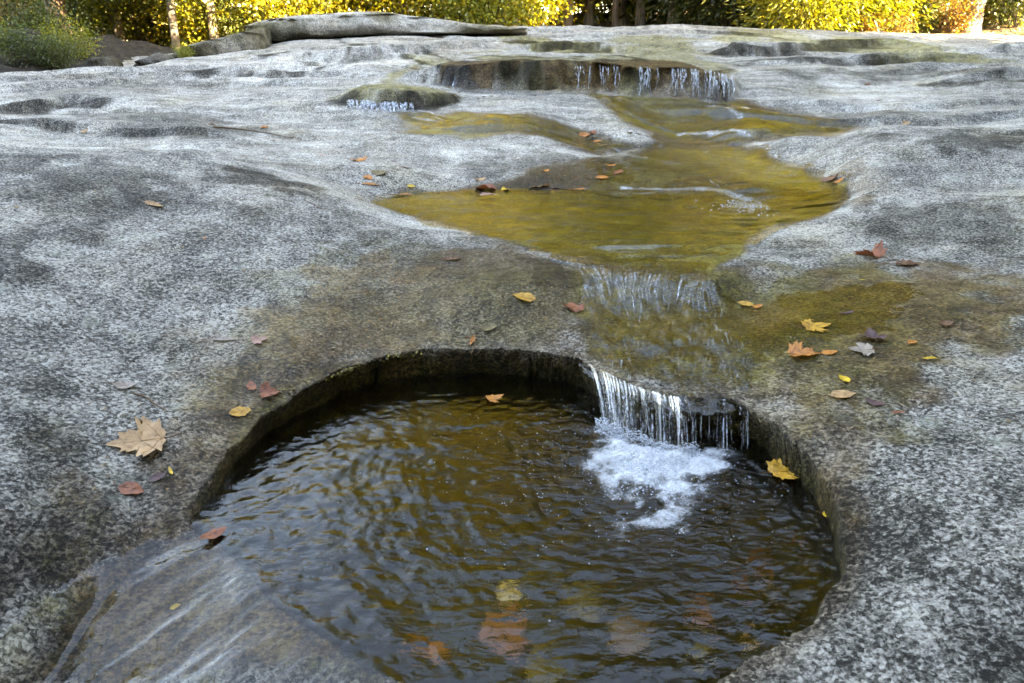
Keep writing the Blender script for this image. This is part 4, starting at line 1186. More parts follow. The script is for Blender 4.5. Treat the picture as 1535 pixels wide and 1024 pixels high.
def bark_mat(name, a, b, c):
    t = NT(name)
    p = t.n('TexCoord').outputs['Object']
    n = t.noise(t.mapping(p, (9, 9, 1.6)), 2.0, 5, .7)
    n2 = t.noise(p, 1.1, 3)
    col = t.ramp(t.math('ADD', n, t.math('MULTIPLY', t.math('SUBTRACT', n2, .5), .4)), [(.32, a), (.5, b), (.68, c)])
    return t.done(t.n('BsdfPrincipled', {'Base Color': col, 'Roughness': .9, 'Normal': t.bump(n, 1, .04)}).outputs[0])
M_BARK = bark_mat('dark_bark', (.03, .022, .016), (.09, .068, .05), (.18, .14, .11))
M_PALE = bark_mat('pale_bark', (.07, .06, .05), (.20, .175, .145), (.34, .30, .26))

def leaf_quads(P, D, size, rng, needle=False):
    """one folded leaf blade per point: base, two sides, tip"""
    n = len(P)
    d = D / (np.linalg.norm(D, axis=1, keepdims=True) + 1e-9)
    r = rng.normal(size=(n, 3)); s = np.cross(d, r); s /= np.linalg.norm(s, axis=1, keepdims=True) + 1e-9
    u = np.cross(s, d)
    L = size * rng.uniform(.7, 1.3, (n, 1)); W = L * (.10 if needle else .36)
    base, tip = P, P + d * L
    l = P + d * L * .45 + s * W + u * L * .08; rr = P + d * L * .45 - s * W + u * L * .08
    V = np.stack([base, l, tip, rr], 1).reshape(-1, 3)
    return V, np.arange(n * 4).reshape(-1, 4)

def tube(path, radii, seg=8):
    path = np.asarray(path, float); V = []
    for i, q in enumerate(path):
        d = path[min(i + 1, len(path) - 1)] - path[max(i - 1, 0)]
        d /= np.linalg.norm(d) + 1e-9
        a = np.cross(d, [0, 0, 1]) if abs(d[2]) < .9 else np.cross(d, [1, 0, 0])
        a /= np.linalg.norm(a); b = np.cross(d, a)
        for k in range(seg):
            t_ = 2 * math.pi * k / seg
            V.append(q + (a * math.cos(t_) + b * math.sin(t_)) * radii[i])
    n = len(path); idx = np.arange(n * seg).reshape(n, seg)
    F = np.stack([idx[:-1], np.roll(idx[:-1], -1, 1), np.roll(idx[1:], -1, 1), idx[1:]], -1).reshape(-1, 4)
    return np.array(V), F

def join(parts):
    V, F, k = [], [], 0
    for v, f in parts:
        V.append(v); F.append(f + k); k += len(v)
    return np.concatenate(V), np.concatenate(F)

def tree_meshes(kind, h, r, nleaf, size, crown_lo, crown_r, seed, needle=False):
    rng = np.random.default_rng(seed)
    n = 12
    zz = np.linspace(0, h * .97, n)
    px = np.cumsum(rng.normal(0, h * .006, n)); py = np.cumsum(rng.normal(0, h * .006, n))
    px -= px[0]; py -= py[0]
    rad = r * (1 - .85 * zz / h); rad[0] *= 1.5; zz[0] = -.3
    zz[1] = min(zz[1], .5)
    spine = np.stack([px, py, zz], -1)
    parts = [tube(spine, rad, 9)]
    P, D = [], []
    nb = 30 if needle else 22
    for k in range(nb):
        zb = h * (crown_lo + (.97 - crown_lo) * (k + rng.uniform()) / nb)
        c = np.array([np.interp(zb, zz, px), np.interp(zb, zz, py), zb])
        f = (zb / h - crown_lo) / (1 - crown_lo)
        ext = crown_r * ((1 - f) ** .8 + .08 if needle else (math.sin(math.pi * min(1, f * .8 + .2)) ** .6)) * rng.uniform(.7, 1.15)
        a = rng.uniform(0, 2 * math.pi)
        rise = (-.15 if needle else rng.uniform(.1, .6)) * ext
        tip = c + np.array([math.cos(a) * ext, math.sin(a) * ext, rise])
        mid = c + (tip - c) * .5 + np.array([0, 0, .08 * ext])
        rb = max(.012, r * .35 * (1 - f * .7))
        parts.append(tube([c, mid, tip], [rb, rb * .6, rb * .2], 5))
        m = nleaf // nb
        tt = rng.uniform(.2, 1.05, m) ** .8
        q = c[None] + (tip - c)[None] * tt[:, None]
        sp_ = (.16 if needle else .30) * ext
        off = rng.normal(0, 1, (m, 3)) * sp_ * np.array([1, 1, .35 if needle else .7])
        P.append(q + off)
        D.append(off + np.array([math.cos(a), math.sin(a), -.4]) * .3 * ext + rng.normal(0, .3, (m, 3)))
    tv, tf = join(parts)
    lv, lf = leaf_quads(np.concatenate(P), np.concatenate(D), size, rng, needle)
    return mesh(kind + '_trunk', tv, tf), mesh(kind + '_crown', lv, lf)

def mats(me, *ms):
    for m in ms: me.materials.append(m)
    return me
PROTO, PH = {}, {}
def proto(key, kind, h, r, nl, size, lo, cr, seed, lm, bm_, needle=False):
    a, b = tree_meshes(kind, h, r, nl, size, lo, cr, seed, needle)
    mats(a, bm_); mats(b, lm)
    PROTO[key] = (a, b); PH[key] = h
proto('gold', 'maple', 11, .13, 11000, .125, .10, 2.9, 1, M_GOLD, M_PALE)
proto('lime', 'beech', 12, .15, 11000, .125, .12, 3.0, 2, M_LIME, M_PALE)
proto('goldhi', 'maple', 11, .13, 9000, .125, .30, 2.9, 11, M_GOLD, M_PALE)
proto('limehi', 'beech', 12, .15, 9000, .125, .30, 3.0, 12, M_LIME, M_PALE)
proto('greenhi', 'oak', 14, .20, 10000, .15, .26, 3.4, 13, M_GREEN, M_BARK)
proto('green', 'oak', 14, .20, 11000, .15, .14, 3.4, 3, M_GREEN, M_BARK)
proto('pine', 'hemlock', 15, .2, 12000, .26, .06, 3.3, 4, M_PINE, M_BARK, True)
proto('dense', 'oak_dense', 17, .28, 9000, .36, .04, 4.2, 5, M_GREEN, M_BARK)
proto('rust', 'oak_rust', 9, .11, 5500, .16, .08, 2.4, 6, M_RUST, M_BARK)
NAMES = {'goldhi': 'maple_tree', 'limehi': 'beech_tree', 'greenhi': 'oak_tree', 'gold': 'maple_tree', 'lime': 'beech_tree', 'green': 'oak_tree', 'pine': 'hemlock_tree', 'dense': 'oak_tree', 'rust': 'oak_tree'}
def tree(key, x, y, sc=1.0, label=None, group=None, rz=None, lean=(0, 0), thick=1.0):
    e = empty(NAMES[key], (x, y, float(floor_z(np.array([x]), np.array([y]))[0]) - .05), random.uniform(0, 6.28) if rz is None else rz)
    e.rotation_euler[0], e.rotation_euler[1] = lean
    dist = math.hypot(x, y); az = math.degrees(math.atan2(x, y)); hz = PH[key] * sc
    e.scale = (sc, sc, sc * (min(1, math.tan(math.radians(23)) * dist / hz) if -40 < az < -6 else 1))
    a, b = PROTO[key]
    tr = link('trunk', a, parent=e); link('crown', b, parent=e, smooth=False)
    tr.scale = (thick, thick, 1)
    tag(e, label, 'tree', group)
    return e

def xat(px, Y, z=1.6):
    return float(atyz(px, Y, z)[0])
PLACES = [(100, 'above the earth bank'), (235, 'over the gully'), (375, 'behind the sloping slab'), (520, 'left behind the long slab'), (660, 'behind the long slab'), (770, 'right behind the long slab'),
          (885, 'left of the sunlit leaf litter'), (1010, 'behind the sunlit leaf litter'), (1110, 'in the dark gap right of the litter'), (1200, 'left among the sunlit saplings'), (1300, 'right among the sunlit saplings'), (1400, 'left of the mottled trunk'), (9999, 'right of the mottled trunk')]
ORD = ['leftmost', 'second from the left', 'third from the left', 'fourth from the left', 'fifth from the left']
def where_px(px): return next(n for lim, n in PLACES if px < lim)
def ordinals(L):
    """unique labels for a list of (kind phrase, px): same kind and place are counted from the left"""
    out = {}
    for kd, px in L: out.setdefault((kd, where_px(px)), []).append(px)
    return {(kd, px): kd + ' ' + w + (', ' + ORD[sorted(v).index(px)] if len(v) > 1 else '') for (kd, w), v in out.items() for px in v}
# trunks one can pick out at the edge of the woods
for key, px, Y, sc, lean, th, lab in [
    ('pine', 12, 14.5, 1.0, (0, -.02), 1.0, 'dark evergreen with a thick shaded trunk at the far left edge of the photo'),
    ('greenhi', 45, 15.0, 1.0, (0, -.03), 1.0, 'left of the two close dark trunks behind the earth bank'),
    ('greenhi', 68, 15.4, .95, (0, -.03), 1.1, 'right of the two close dark trunks behind the earth bank'),
    ('limehi', 176, 18.0, 1.0, (0, -.06), .8, 'slim grey trunk behind the gully left of the sunlit pale trunk'),
    ('goldhi', 263, 17.0, 1.0, (0, -.09), .75, 'pale sunlit slender trunk rising behind the small dark boulder'),
    ('goldhi', 320, 17.6, 1.1, (0, -.09), .8, 'pale sunlit trunk rising behind the sloping dark sided slab'),
    ('limehi', 565, 21.0, 1.0, (0, 0), .8, 'pale trunk with yellow green leaves behind the middle of the long slab'),
    ('limehi', 672, 22.0, 1.0, (0, .03), .7, 'slim trunk among yellow leaves behind the right end of the long slab'),
    ('green', 924, 20.5, .8, (0, 0), .55, 'thin dark trunk standing on the sunlit leaf litter at the centre'),
    ('rust', 1018, 24, 1.0, (0, 0), .8, 'small rust leaved tree right of the sunlit leaf litter'),
    ('rust', 1398, 19.0, 1.0, (0, .03), .9, 'rust leaved tree with a short warm lit trunk left of the mottled trunk'),
    ('limehi', 1452, 17.2, 1.05, (0, .02), 1.15, 'thick mottled pale trunk at the edge of the rock on the right'),
    ('limehi', 1481, 18.4, 1.0, (0, .03), .9, 'slimmer pale trunk just right of the thick mottled trunk'),
    ('pine', 1540, 19.0, .9, (0, 0), .8, 'dark evergreen at the far right edge of the photo')]:
    tree(key, xat(px, Y), Y, sc, lab, 'trees at the edge of the woods', lean=lean, thick=th)
# the woods behind
WOODS = [('gold', 'yellow leaved maple deep in the sunlit woods'), ('lime', 'yellow green beech deep in the sunlit woods'), ('green', 'green leaved oak deep in the sunlit woods'),
         ('pine', 'dark hemlock deep in the shaded part of the woods'), ('rust', 'rust leaved oak deep in the woods')]
rr = random.Random(5)
cnt = 0
for row, (Y, n) in enumerate([(23, 11), (28, 13), (34, 14), (42, 16), (54, 18), (70, 20)]):
    for k in range(n):
        y = Y + rr.uniform(-2.2, 2.2)
        x = (k + rr.uniform(.15, .85)) / n * 2 - 1
        x *= y * 1.05
        left = x < -y * .1
        key = rr.choice(['gold', 'lime', 'lime', 'green', 'rust', 'green', 'pine'] if left else ['gold', 'lime', 'green', 'pine', 'pine', 'lime', 'rust', 'gold'])
        lab = dict(WOODS)[key]
        tree(key, x, y, rr.uniform(.8, 1.15) * (.8 if left else 1.05), lab, lab)
# unseen tall trees, added on the right bank and behind the viewer to shade the rock
for k in range(17):
    a = k / 16
    base = [(11.6, 6.6), (11.2, 5.0), (10.6, 2), (9.8, -3), (7.5, -6.5), (5.5, -8)]
    f = a * (len(base) - 1); i = min(int(f), len(base) - 2); q = f - i
    x = base[i][0] + (base[i + 1][0] - base[i][0]) * q + rr.uniform(-.5, .5)
    y = base[i][1] + (base[i + 1][1] - base[i][1]) * q + rr.uniform(-.5, .5)
    for row in (0, 1, 2):
        xx, yy = x + row * 3.2, y - row * 2.6
        pp = .62 * xx + .79 * yy
        if yy > .9 * xx or (row == 2 and pp > 7): continue
        tree('dense', xx, yy, rr.uniform(.95, 1.2) if pp < 6.5 else rr.uniform(.72, .8), 'unseen dense oak added on the near bank to shade the rock', 'unseen oaks added for shade on the near bank')

TALL = [(560, 24, 'green', 1.25), (700, 23, 'green', 1.0), (790, 21.5, 'lime', 1.1), (880, 22.5, 'gold', 1.1), (960, 22, 'gold', 1.1), (690, 28, 'green', 1.6), (770, 30, 'green', 1.9), (850, 29, 'green', 1.8), (930, 28, 'green', 1.8), (1010, 27, 'green', 1.7), (1040, 22, 'pine', 1.35), (1110, 20.5, 'green', 1.35), (1200, 22, 'green', 1.5), (1290, 19.8, 'green', 1.355), (1370, 22, 'pine', 1.3), (1440, 20.5, 'green', 1.35), (1530, 20, 'green', 1.3), (1640, 18, 'green', 1.35), (1750, 20, 'green', 1.3), (1850, 17, 'green', 1.35)]
KT = {'pine': 'tall hemlock', 'gold': 'tall golden maple', 'lime': 'tall yellow green beech', 'green': 'tall green oak'}
LT = ordinals([(KT[k_], px) for px, Y, k_, sc in TALL])
for px, Y, key, sc in TALL:
    tree(key, xat(px, Y), Y, sc, LT[(KT[key], px)], 'tall trees over the shrubs')
LOWB = [(520, 20, 'lime', 1.0), (610, 19, 'lime', .9), (690, 18.6, 'lime', 1.0), (770, 19.5, 'lime', 1.1), (850, 21.5, 'gold', 1.1), (930, 23, 'lime', 1.1), (1005, 21, 'gold', 1.0), (1075, 20.5, 'lime', 1.0), (1150, 19, 'gold', .95), (1220, 19.5, 'lime', 1.0), (1310, 19, 'gold', .95)]
KL = {'gold': 'low branched yellow maple', 'lime': 'low branched yellow green beech'}
LL = ordinals([(KL[k_], px) for px, Y, k_, sc in LOWB])
for px, Y, key, sc in LOWB:
    tree(key, xat(px, Y), Y, sc, LL[(KL[key], px)], 'low branched trees at the edge of the woods')
for x, y, sc in [(-12, -7, .8), (-8, -10, .9), (-4, -11, .8), (0, -11, .9), (3.5, -10, .9), (-14, -2, .7), (-15, 3, .7), (-10, -13, 1.1), (-6, -14, 1.2), (-2, -14.5, 1.2), (2, -14, 1.2), (-6, -7.5, .6), (-2, -8.5, .65), (2, -8, .65), (-10.5, -4.5, .6)]:  # unseen trees added around the viewer to cut sky light from behind
    tree('dense', x, y, sc, 'unseen dense oak added on the near bank to shade the rock', 'unseen oaks added for shade on the near bank')

# understory shrubs
def shrub_mesh(kind, w_, h, nleaf, size, seed, lm, needle=False):
    rng = np.random.default_rng(seed)
    parts, P, D = [], [], []
    for k in range(13):
        a = rng.uniform(0, 2 * math.pi); e = rng.uniform(.3, 1) * w_
        top = np.array([math.cos(a) * e, math.sin(a) * e, h * rng.uniform(.45, 1.0)])
        mid = top * .5 + np.array([0, 0, .15 * h])
        parts.append(tube([(0, 0, -.1), mid, top], [.016, .010, .004], 5))
        m = nleaf // 13
        tt = rng.uniform(.15, 1.08, m)
        c = (2 * (1 - tt) * tt)[:, None] * mid + (tt ** 2)[:, None] * top
        o = rng.normal(0, 1, (m, 3)) * np.array([.22 * w_, .22 * w_, .13 * h])
        P.append(c + o); D.append(o + rng.normal(0, .12, (m, 3)) + np.array([math.cos(a) * .2, math.sin(a) * .2, -.06]))
    sv, sf = join(parts); lv, lf = leaf_quads(np.concatenate(P), np.concatenate(D), size, rng, needle)
    return mats(mesh(kind + '_stem', sv, sf), M_BARK), mats(mesh(kind + '_foliage', lv, lf), lm)
SH = {'gold': shrub_mesh('gold', 1.2, 2.4, 3600, .08, 31, M_GOLD), 'lime': shrub_mesh('lime', 1.3, 2.2, 4000, .085, 32, M_LIME),
      'green': shrub_mesh('green', 1.2, 1.8, 3600, .08, 33, M_GREEN), 'pine': shrub_mesh('pine', 1.5, 2.4, 5200, .16, 34, M_PINE, True),
      'rust': shrub_mesh('rust', .9, 1.3, 1500, .09, 35, M_RUST), 'yew': shrub_mesh('yew', 1.5, 2.2, 5200, .16, 36, M_LIME, True)}
SHLAB = {'gold': 'yellow leaved shrub at the edge of the woods', 'lime': 'yellow green shrub at the edge of the woods', 'green': 'green shrub at the edge of the woods',
         'pine': 'dark evergreen sapling at the edge of the woods', 'rust': 'low rust leaved shrub at the edge of the woods', 'yew': 'sunlit feathery evergreen sapling at the edge of the woods'}
def shrub(key, x, y, sc, label=None, group=None, z=None):
    e = empty('shrub' if key not in ('pine', 'yew') else 'evergreen_sapling', (x, y, float(floor_z(np.array([x]), np.array([y]))[0]) if z is None else z), random.uniform(0, 6.28))
    e.scale = (sc, sc, sc)
    link('stem', SH[key][0], parent=e); link('foliage', SH[key][1], parent=e, smooth=False)
    tag(e, label or SHLAB[key], 'shrub', group or SHLAB[key])
    return e
SHRUBS = [('green', 95, 17, .8), ('lime', 120, 19, 1.1), ('lime', 150, 18, .9), ('rust', 185, 20, 1.3), ('green', 215, 18.6, 1.0), ('green', 245, 20, 1.2), ('lime', 290, 19, .9), ('lime', 330, 18.5, 1.1), ('green', 370, 18, .8),
    ('lime', 410, 19, 1.2), ('lime', 440, 17.8, 1.0), ('green', 480, 20, 1.3), ('lime', 520, 19, 1.2), ('gold', 600, 18.6, 1.1), ('green', 640, 19.6, 1.0), ('lime', 700, 18, 1.0), ('lime', 740, 17.4, 1.0), ('lime', 775, 18.4, 1.1), ('gold', 800, 20, 1.1),
    ('gold', 870, 23, 1.2), ('lime', 905, 25, 1.3), ('gold', 955, 25, 1.2), ('green', 1000, 23, 1.2), ('pine', 1050, 19.5, 1.0), ('pine', 1090, 18.8, 1.1), ('green', 1130, 19, 1.1), ('yew', 1165, 17.4, 1.0), ('yew', 1205, 16.9, .9), ('yew', 1245, 17.3, 1.0),
    ('lime', 1290, 17.4, .9), ('yew', 1330, 17.8, 1.0), ('gold', 1350, 19, 1.0), ('green', 1370, 17.6, .7), ('green', 1410, 18.4, .8), ('rust', 1425, 17.2, .6), ('yew', 1500, 18, .9), ('green', 1520, 17.2, .8), ('rust', 1300, 17.0, .45), ('rust', 1345, 16.9, .4),
    ('gold', 70, 20, 1.2), ('green', 30, 18, 1.0), ('green', 160, 23, 1.4), ('green', 250, 24, 1.5), ('lime', 340, 24, 1.5), ('green', 430, 24, 1.4), ('lime', 530, 24, 1.4), ('green', 620, 24, 1.4), ('lime', 720, 23, 1.4), ('green', 1060, 23, 1.5), ('green', 1150, 22, 1.4), ('lime', 1240, 22, 1.4), ('gold', 1330, 23, 1.4), ('lime', 1430, 22, 1.2), ('gold', 1510, 22, 1.3)]
ADJ = {'gold': 'yellow leaved shrub', 'lime': 'yellow green shrub', 'green': 'green shrub', 'pine': 'dark evergreen sapling', 'rust': 'low rust brown shrub', 'yew': 'feathery sunlit evergreen sapling'}
cells = {}
for key, px, Y, sc in SHRUBS:
    place_ = next(n for lim, n in PLACES if px < lim)
    cells.setdefault((key, place_, 'farther back' if Y >= 19.5 else 'in front'), []).append((px, Y, sc))
for (key, place_, row), L in cells.items():
    both = any(k[0] == key and k[1] == place_ and k[2] != row for k in cells)
    for n, (px, Y, sc) in enumerate(sorted(L)):
        lab = ADJ[key] + ' ' + place_ + (', ' + row if both else '') + (', ' + ORD[n] if len(L) > 1 else '')
        shrub(key, xat(px, Y), Y, sc, lab, 'shrubs at the edge of the woods')
shrub('green', xat(15, 10.6, 1.1), 10.6, .3, 'green shrub on the brown earth bank at the left edge', 'shrubs on the earth bank', z=.95)
shrub('green', xat(52, 10.8, 1.1), 10.9, .26, 'darker shrub on the slope of the earth bank', 'shrubs on the earth bank', z=.85)
shrub('lime', xat(-30, 10.9, 1.1), 11.0, .28, 'yellow green shrub just beyond the left edge of the earth bank', 'shrubs on the earth bank', z=1.1)
for px_, Y_, sc_, ky, z_, lb in [(88, 10.9, .26, 'green', .85, 'low green shrub at the foot of the earth bank'), (108, 11.6, .3, 'lime', .95, 'yellow green shrub on top of the earth bank by the gully'), (66, 12.2, .4, 'green', 1.2, 'green shrub under the two close dark trunks'), (128, 12.6, .3, 'rust', .9, 'low rust shrub where the earth bank meets the gully'), (30, 12.4, .45, 'rust', 1.25, 'rust leaved shrub behind the left edge shrubs of the bank')]:
    shrub(ky, xat(px_, Y_, 1.1), Y_, sc_, lb, 'shrubs on the earth bank', z=z_)
q = hit(378, 72)
shrub('lime', q[0], q[1] - .1, .13, 'small green fern tuft growing between the two slabs', 'tufts between the slabs', z=q[2] - .02)
shrub('lime', xat(275, 10.3, 1.0), 10.35, .10, 'tiny green tuft in the shade under the sloping slab', 'tufts between the slabs', z=float(B0(np.array([xat(275,10.3,1.)]), np.array([10.35]))[0]) - .02)
# ------------------------------------------------------------------ fallen leaves, twigs, a pebble
def leaf_material(name, base, dark, rough=.55):
    t = NT(name)
    p = t.n('TexCoord').outputs['Object']
    n = t.noise(p, 60, 4, .6); n2 = t.noise(p, 260, 3, .6)
    col = t.ramp(t.math('ADD', n, t.math('MULTIPLY', t.math('SUBTRACT', n2, .5), .5)), [(.3, dark), (.5, base), (.75, tuple(min(1, c * 1.25) for c in base))])
    pb = t.n('BsdfPrincipled', {'Base Color': col, 'Roughness': rough, 'Normal': t.bump(n2, .4, .002)}).outputs[0]
    tr = t.n('BsdfTranslucent', {'Color': col}).outputs[0]
    return t.done(t.n('MixShader', {0: .18, 1: pb, 2: tr}).outputs[0])
LM = {'tan': leaf_material('tan_leaf', (.44, .25, .11), (.24, .12, .05)), 'gold': leaf_material('golden_leaf', (.52, .26, .025), (.28, .12, .015)),
      'yellow': leaf_material('yellow_leaf', (.62, .38, .02), (.40, .20, .015)), 'orange': leaf_material('orange_leaf', (.50, .17, .025), (.25, .08, .015)),
      'rust': leaf_material('rust_leaf', (.27, .075, .025), (.12, .03, .012)), 'brown': leaf_material('brown_leaf', (.17, .075, .035), (.07, .03, .016)),
      'plum': leaf_material('plum_leaf', (.085, .035, .032), (.035, .016, .015)), 'pale': leaf_material('pale_leaf', (.29, .23, .18), (.17, .13, .10)),
      'pink': leaf_material('pinkish_leaf', (.38, .20, .15), (.20, .10, .07)), 'olive': leaf_material('olive_leaf', (.16, .11, .03), (.07, .045, .014)),
      'stem': leaf_material('leaf_stem', (.16, .075, .03), (.08, .035, .015))}

def outline(kind, n=64):
    """leaf outline in the plane, base at the origin, tip along +Y, about 1 long"""
    if kind == 'maple':
        pts = [(0, 0), (.16, -.06), (.30, .02), (.50, .04), (.42, .13), (.50, .22), (.62, .34), (.50, .36), (.58, .50), (.44, .46), (.30, .46), (.24, .46), (.28, .60), (.22, .64), (.26, .78), (.14, .76), (.08, .88), (0, 1.0)]
    elif kind == 'oak':
        pts = [(0, 0), (.05, .10), (.12, .16), (.08, .24), (.20, .32), (.22, .38), (.12, .44), (.24, .54), (.26, .60), (.14, .66), (.20, .78), (.10, .88), (.05, .97), (0, 1.0)]
    elif kind == 'sliver':
        pts = [(0, 0), (.06, .12), (.11, .3), (.12, .5), (.10, .7), (.05, .88), (0, 1.0)]
    else:
        pts = [(0, 0), (.10, .06), (.22, .18), (.29, .34), (.30, .5), (.26, .66), (.17, .82), (.07, .94), (0, 1.0)]
    R = np.array(pts)
    L = R[1:-1][::-1] * np.array([-1, 1])
    P = np.r_[R, L]
    out = []
    m = len(P)
    for i in range(m):            # subdivide the edges a little
        a, b = P[i], P[(i + 1) % m]
        out += [a, (a + b) / 2 + (np.array([b[1] - a[1], a[0] - b[0]]) * .06 if kind != 'maple' else 0)]
    return np.array(out)

def leaf_mesh(kind, size, curl, fold, seed):
    rng = np.random.default_rng(seed)
    O = outline(kind)
    O = O * (1 + rng.normal(0, .03, (len(O), 1)))
    O[:, 0] *= rng.uniform(.85, 1.1)
    c = np.array([0, .38 if kind == 'maple' else .5])
    rings = [O, c + (O - c) * .72, c + (O - c) * .42, c + (O - c) * .16]
    n = len(O)
    V2 = np.concatenate(rings + [c[None]])
    r = np.hypot(V2[:, 0], (V2[:, 1] - c[1]))
    ph = rng.uniform(0, 6.28)
    th = np.arctan2(V2[:, 1] - c[1], V2[:, 0])
    z = .85 * curl * r ** 1.6 * (.55 + .8 * np.cos(2 * th + ph) + .35 * np.cos(5 * th + 2 * ph)) + fold * np.abs(V2[:, 0]) + .02 * vnoise(V2[:, 0] * 6 + seed, V2[:, 1] * 6)
    V = np.c_[V2 - c, z] * size
    F = []
    for k in range(3):
        for i in range(n):
            j = (i + 1) % n
            F.append((k * n + i, k * n + j, (k + 1) * n + j, (k + 1) * n + i))
    for i in range(n):
        F.append((3 * n + i, 3 * n + (i + 1) % n, 4 * n))
    me = bpy.data.meshes.new('leaf_blade')
    me.from_pydata([tuple(v) for v in V], [], F)
    # veins: raised threads from the leaf base to the lobes
    tips = [(0, .96), (.52, .32), (-.52, .32), (.40, .06), (-.40, .06)] if kind == 'maple' else [(0, .96)] + [(s * .22, .3 + .2 * q) for q in range(3) for s in (1, -1)]
    def zz(x, y):
        r_ = math.hypot(x, y - c[1]); t_ = math.atan2(y - c[1], x)
        return .85 * curl * r_ ** 1.6 * (.55 + .8 * math.cos(2 * t_ + ph) + .35 * math.cos(5 * t_ + 2 * ph)) + fold * abs(x) + .02 * float(vnoise(np.array([x * 6 + seed]), np.array([y * 6]))[0])
    vp = []
    for i, (tx_, ty_) in enumerate(tips):
        s0 = (0, .02) if kind == 'maple' else (0, max(.02, ty_ - .16) if i else .02)
        path = [(s0[0] + (tx_ - s0[0]) * k / 5, s0[1] + (ty_ - s0[1]) * k / 5) for k in range(6)]
        vp.append(tube(np.array([((x), (y - c[1]), zz(x, y) + .006) for x, y in path]) * size, [size * .010 * (1 - .8 * k / 5) for k in range(6)], 4))
    vv, vf = join(vp)
    stem = np.array([(0, -c[1], zz(0, 0)), (.02 * rng.normal(), -c[1] - .15, zz(0, 0) + .03), (.08 * rng.normal(), -c[1] - .32, zz(0, 0) + rng.uniform(0, .05))]) * size
    sv, sf = tube(smooth_open(stem, 7), [size * .014] * 6 + [size * .02], 5)
    return me, (vv, vf), (sv, sf)

def snell_hit(px, py):
    """where the photograph's ray, bent at the water of the near pool, meets the bed"""
    p = atz(px, py, 0.0); d = ray(px, py); d /= np.linalg.norm(d)
    e = 1 / 1.33; ci = -d[2]
    k = math.sqrt(1 - e * e * (1 - ci * ci))
    r = e * d + (e * ci - k) * np.array([0, 0, 1])
    t = np.linspace(0, 1.2, 600)
    X, Y, Z = p[0] + r[0] * t, p[1] + r[1] * t, r[2] * t
    h = B1(X, Y) + pothole(X, Y)[0] - Z
    i = int(np.argmax(h > 0)) or 200
    return np.array([X[i], Y[i], Z[i]])

def place(px, py, where):
    if where == 'rock':
        P = hit(px, py, f=B1)
    elif where == 'float':
        P = atz(px, py, .003)
    elif where == 'pool':
        P = atz(px, py, .213)
    else:
        P = snell_hit(px, py)
    e = .03
    f = (lambda x, y: B1(x, y)) if where == 'rock' else ((lambda x, y: B1(x, y) + pothole(x, y)[0]) if where == 'bed' else (lambda x, y: 0 * x))
    q = f(np.array([P[0] + e, P[0] - e, P[0], P[0]]), np.array([P[1], P[1], P[1] + e, P[1] - e]))
    nrm = Vector((-(q[0] - q[1]) / (2 * e), -(q[2] - q[3]) / (2 * e), 1)).normalized()
    return P, nrm

